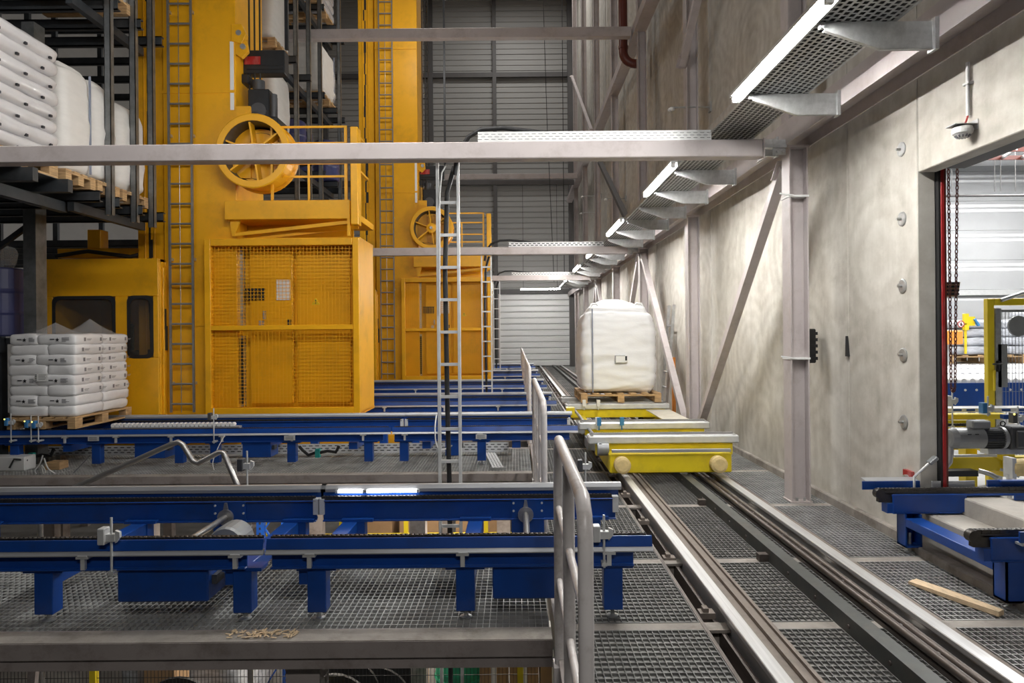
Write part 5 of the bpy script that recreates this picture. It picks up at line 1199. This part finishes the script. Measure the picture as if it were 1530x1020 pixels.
# ------------------------------------------------------------------ lower level under the platforms
Yl = 6.85
t = thing('mesh_fence', (-2, Yl, -3.2), 'black wire mesh fence with yellow posts on the lower level', 'fence')
for px in (136, 455, 773): MB().box(X(px,Yl)-.03, X(px,Yl)+.03, Yl-.03, Yl+.03, -3.2, -.9).build('fence_post', M['lemon'], t)
w = MB(); n = 150
for k in range(n):
    x = -5.2+5.4*k/n; w.box(x, x+.004, Yl-.002, Yl+.002, -2.6, -1.0)
for k in range(7): w.box(-5.2, .2, Yl-.006, Yl-.002, -2.6+.26*k, -2.595+.26*k)
w.build('fence_mesh', M['dark'], t, kind='stuff')
def low(px, py, Y): return at(px, py, Y)
def carton(x0, x1, y0, y1, z0, z1, label, tape=True):
    t = thing('cardboard_box', ((x0+x1)/2, (y0+y1)/2, z0), label, 'box', 'cardboard boxes on the lower level')
    MB().box(x0, x1, y0, y1, z0, z1).build('box_body', M['card'], t, .006)
    if tape: MB().box((x0+x1)/2-.03, (x0+x1)/2+.03, y0-.002, y0, z0, z1).build('box_tape', M['plaster_white'], t)
bx = X(712, 7.4)
for c in range(3):
    for r in range(3):
        x = bx+c*.33; carton(x, x+.31, 7.4, 7.9, -3.2+.42*r, -3.2+.42*r+.41, f'brown taped cardboard box on the lower level, {["left","middle","right"][c]} column, {["bottom","middle","top"][r]}')
for c in range(2):
    x = bx+.34+c*.34; t = thing('file_box', (x+.16, 7.6, -1.94), f'grey archive box with white labels on the cartons, {["left","right"][c]}', 'box', 'grey archive boxes')
    MB().box(x, x+.32, 7.4, 7.85, -1.94, -1.70).build('box_body', M['motor'], t, .008)
    MB().box(x+.04, x+.28, 7.392, 7.399, -1.93, -1.83).build('box_label', M['paper'], t)
    g = MB()
    for k in range(3): g.box(x+.06+.075*k, x+.11+.075*k, 7.389, 7.392, -1.91, -1.85)
    g.build('label_print', M['inkgrey'], t)
c = (X(683, 7.6), 7.6, -3.2); t = thing('plastic_drum', c, 'green plastic drum on the lower level beside the cartons', 'drum')
MB().lathe([(.24,0),(.27,.05),(.27,1.1),(.22,1.3),(.20,1.42),(.23,1.44),(.23,1.5),(.0,1.5)], c, 'z', 28).build('drum_body', M['green'], t)
MB().lathe([(.275,1.0),(.285,1.02),(.275,1.04)], c, 'z', 28).build('drum_ring', M['green'], t)
c = (X(556, 8.6), 8.6, -3.2)
t = thing('kraft_bale', c, 'shiny kraft wrapped bale on the lower level behind the mesh fence', 'bale')
MB().soft((c[0], 8.7, -2.8), (1.25, 1.0, .85), .15, 20, .05, (3,3,4), 9).build('bale_body', M['kraft'], t)
MB().box(c[0]-.6, c[0]+.6, 8.2, 9.2, -3.2, -2.8).build('bale_stand', M['wood'], t)
c = (X(300, 8.6), 8.6, -3.2); t = thing('foil_bale', c, 'silver foil wrapped bale on the lower level at left', 'bale')
MB().soft((c[0]-.1, 8.7, -3.2), (1.5, 1.0, 1.15), .12, 20, .05, (3,3,5), 13).build('bale_body', M['greywrap'], t)
c = (X(215, 8.9), 8.9, -3.2); carton(X(221, 7.9), X(221, 7.9)+.35, 7.75, 8.1, -3.2, -2.1, 'tall pale carton beside the foil bale on the lower level', False)
for i, (px, lab) in enumerate(((500, 'black cable reel on the lower level left of the kraft bale'), (250, 'black cable reel below the foil bale on the lower level'), (560, 'black wheel rim in front of the kraft bale'))):
    yq = 7.3 if i < 2 else 7.85; c = (X(px, yq), yq, -2.35 if i == 0 else -2.55); t = thing('cable_reel', c, lab, 'reel', 'black reels on the lower level')
    MB().lathe([(.12,-.2),(.42,-.2),(.42,-.16),(.2,-.14),(.2,.14),(.42,.16),(.42,.2),(.12,.2)], c, 'y', 26).build('reel_body', M['rubber'], t)
    MB().box(c[0]-.2, c[0]+.2, yq-.15, yq+.15, -3.2, c[2]-.35).build('reel_stand', M['rack'], t)
for i, px in enumerate((388, 425)):
    t = thing('blue_rack', (X(px, 9), 9, -3.2), f'blue punched rack upright on the lower level, {["left","right"][i]} one', 'rack', 'blue rack uprights on the lower level')
    x = X(px, 9.2)
    MB().box(x-.05, x+.05, 9.15, 9.23, -3.2, -.2).build('upright', M['blue'], t)
    g = MB()
    for k in range(40): g.box(x-.012, x+.012, 9.146, 9.15, -3.1+.07*k, -3.07+.07*k)
    g.build('punched_slot', M['ink'], t)
    z = MB()
    for k in range(4): z.bar((x+.05, 9.2, -3.1+.7*k), (x+.28, 9.2, -2.75+.7*k), .02, .03, (0,1,0)).bar((x+.28, 9.2, -2.75+.7*k), (x+.05, 9.2, -2.4+.7*k), .02, .03, (0,1,0))
    z.build('lattice', M['blue'], t)
t = thing('lower_rack_beam', (-4, 9, -1.6), 'dark blue rack beam on the lower level at left', 'beam')
MB().box(X(140,8.9), X(370,8.9), 9.4, 9.48, -2.62, -2.38).box(X(150,8.9), X(158,8.9), 9.4, 9.48, -3.2, -2.62).box(X(360,8.9), X(368,8.9), 9.4, 9.48, -3.2, -2.62).build('beam_body', M['blue'], t)
t = thing('steel_brace', (X(55,6), 6, -3.2), 'pale steel brace leaning on the lower level at the far left', 'brace')
MB().bar((X(20,6.2), 6.2, -3.2), (X(62,6.2), 6.2, -.3), .07, .05, (0,1,0)).build('brace_bar', M['frame'], t)
# distant lower level seen through the gap behind the near conveyor
t = thing('lower_fence', (-2.2, 13.2, -3.2), 'yellow safety fence far below, seen through the gap behind the near conveyor', 'fence')
MB().box(-5.5, .1, 13.2, 13.25, -2.35, -2.25).build('fence_rail', M['lemon'], t)
for x in (-4.9, -3.4, -2.15, -.6): MB().box(x-.04, x+.04, 13.2, 13.26, -3.2, -1.9).build('fence_post', M['lemon'], t)
for i, x in enumerate((-2.6, -1.45, -.3)):
    t = thing('paper_pallet', (x-.4, 14.3, -3.2), f'pale carton load far below behind the yellow fence, {ORD[i]} from the left', 'load', 'carton loads far below')
    MB().box(x-.95, x+.05, 13.9, 14.8, -3.2, -2.1).build('load_body', M['card'], t, .01)
    MB().box(x-.9, x, 13.895, 13.9, -2.7, -2.6).build('load_band', M['paper'], t)

# cables hanging in front of the back wall
for i, (px, Yh) in enumerate(((818, 24.0), (844, 24.2))):
    x = X(px, Yh); o = MB().tube([(x-.15 if i == 0 else x, Yh, 17.9), (x+.05*(1-i), Yh, 9), (x+.25*(1-i), Yh, 3.4)], .012, 6).build('hanging_cable', M['rubber'])
    tag(o, f'thin black cable hanging before the back wall, {["left", "right"][i]} one', 'cable', 'hanging cables')
# ladder and orange bar leaning behind the bulk bag
t = thing('leaning_ladder', (2.82, 12.6, 0), 'thin ladder leaning on the wall behind the bulk bag', 'ladder')
for y in (12.45, 12.85): MB().bar((2.72, y, 0), (2.90, y, 2.1), .03, .05).build('ladder_rail', M['galv'], t)
r_ = MB().cyl((2.745, 12.45, .3), (2.745, 12.85, .3), .014, 8).build('ladder_rung', M['galv'], t); rep(r_, [(.0243*k, 0, .283*k) for k in range(1, 6)])
t = tag(MB().box(2.80, 2.86, 12.2, 12.26, 0, 1.15).box(2.77, 2.89, 12.17, 12.29, 0, .03).build('orange_bar', M['orange'], None, .004), 'orange upright bar at the wall behind the bulk bag', 'post')
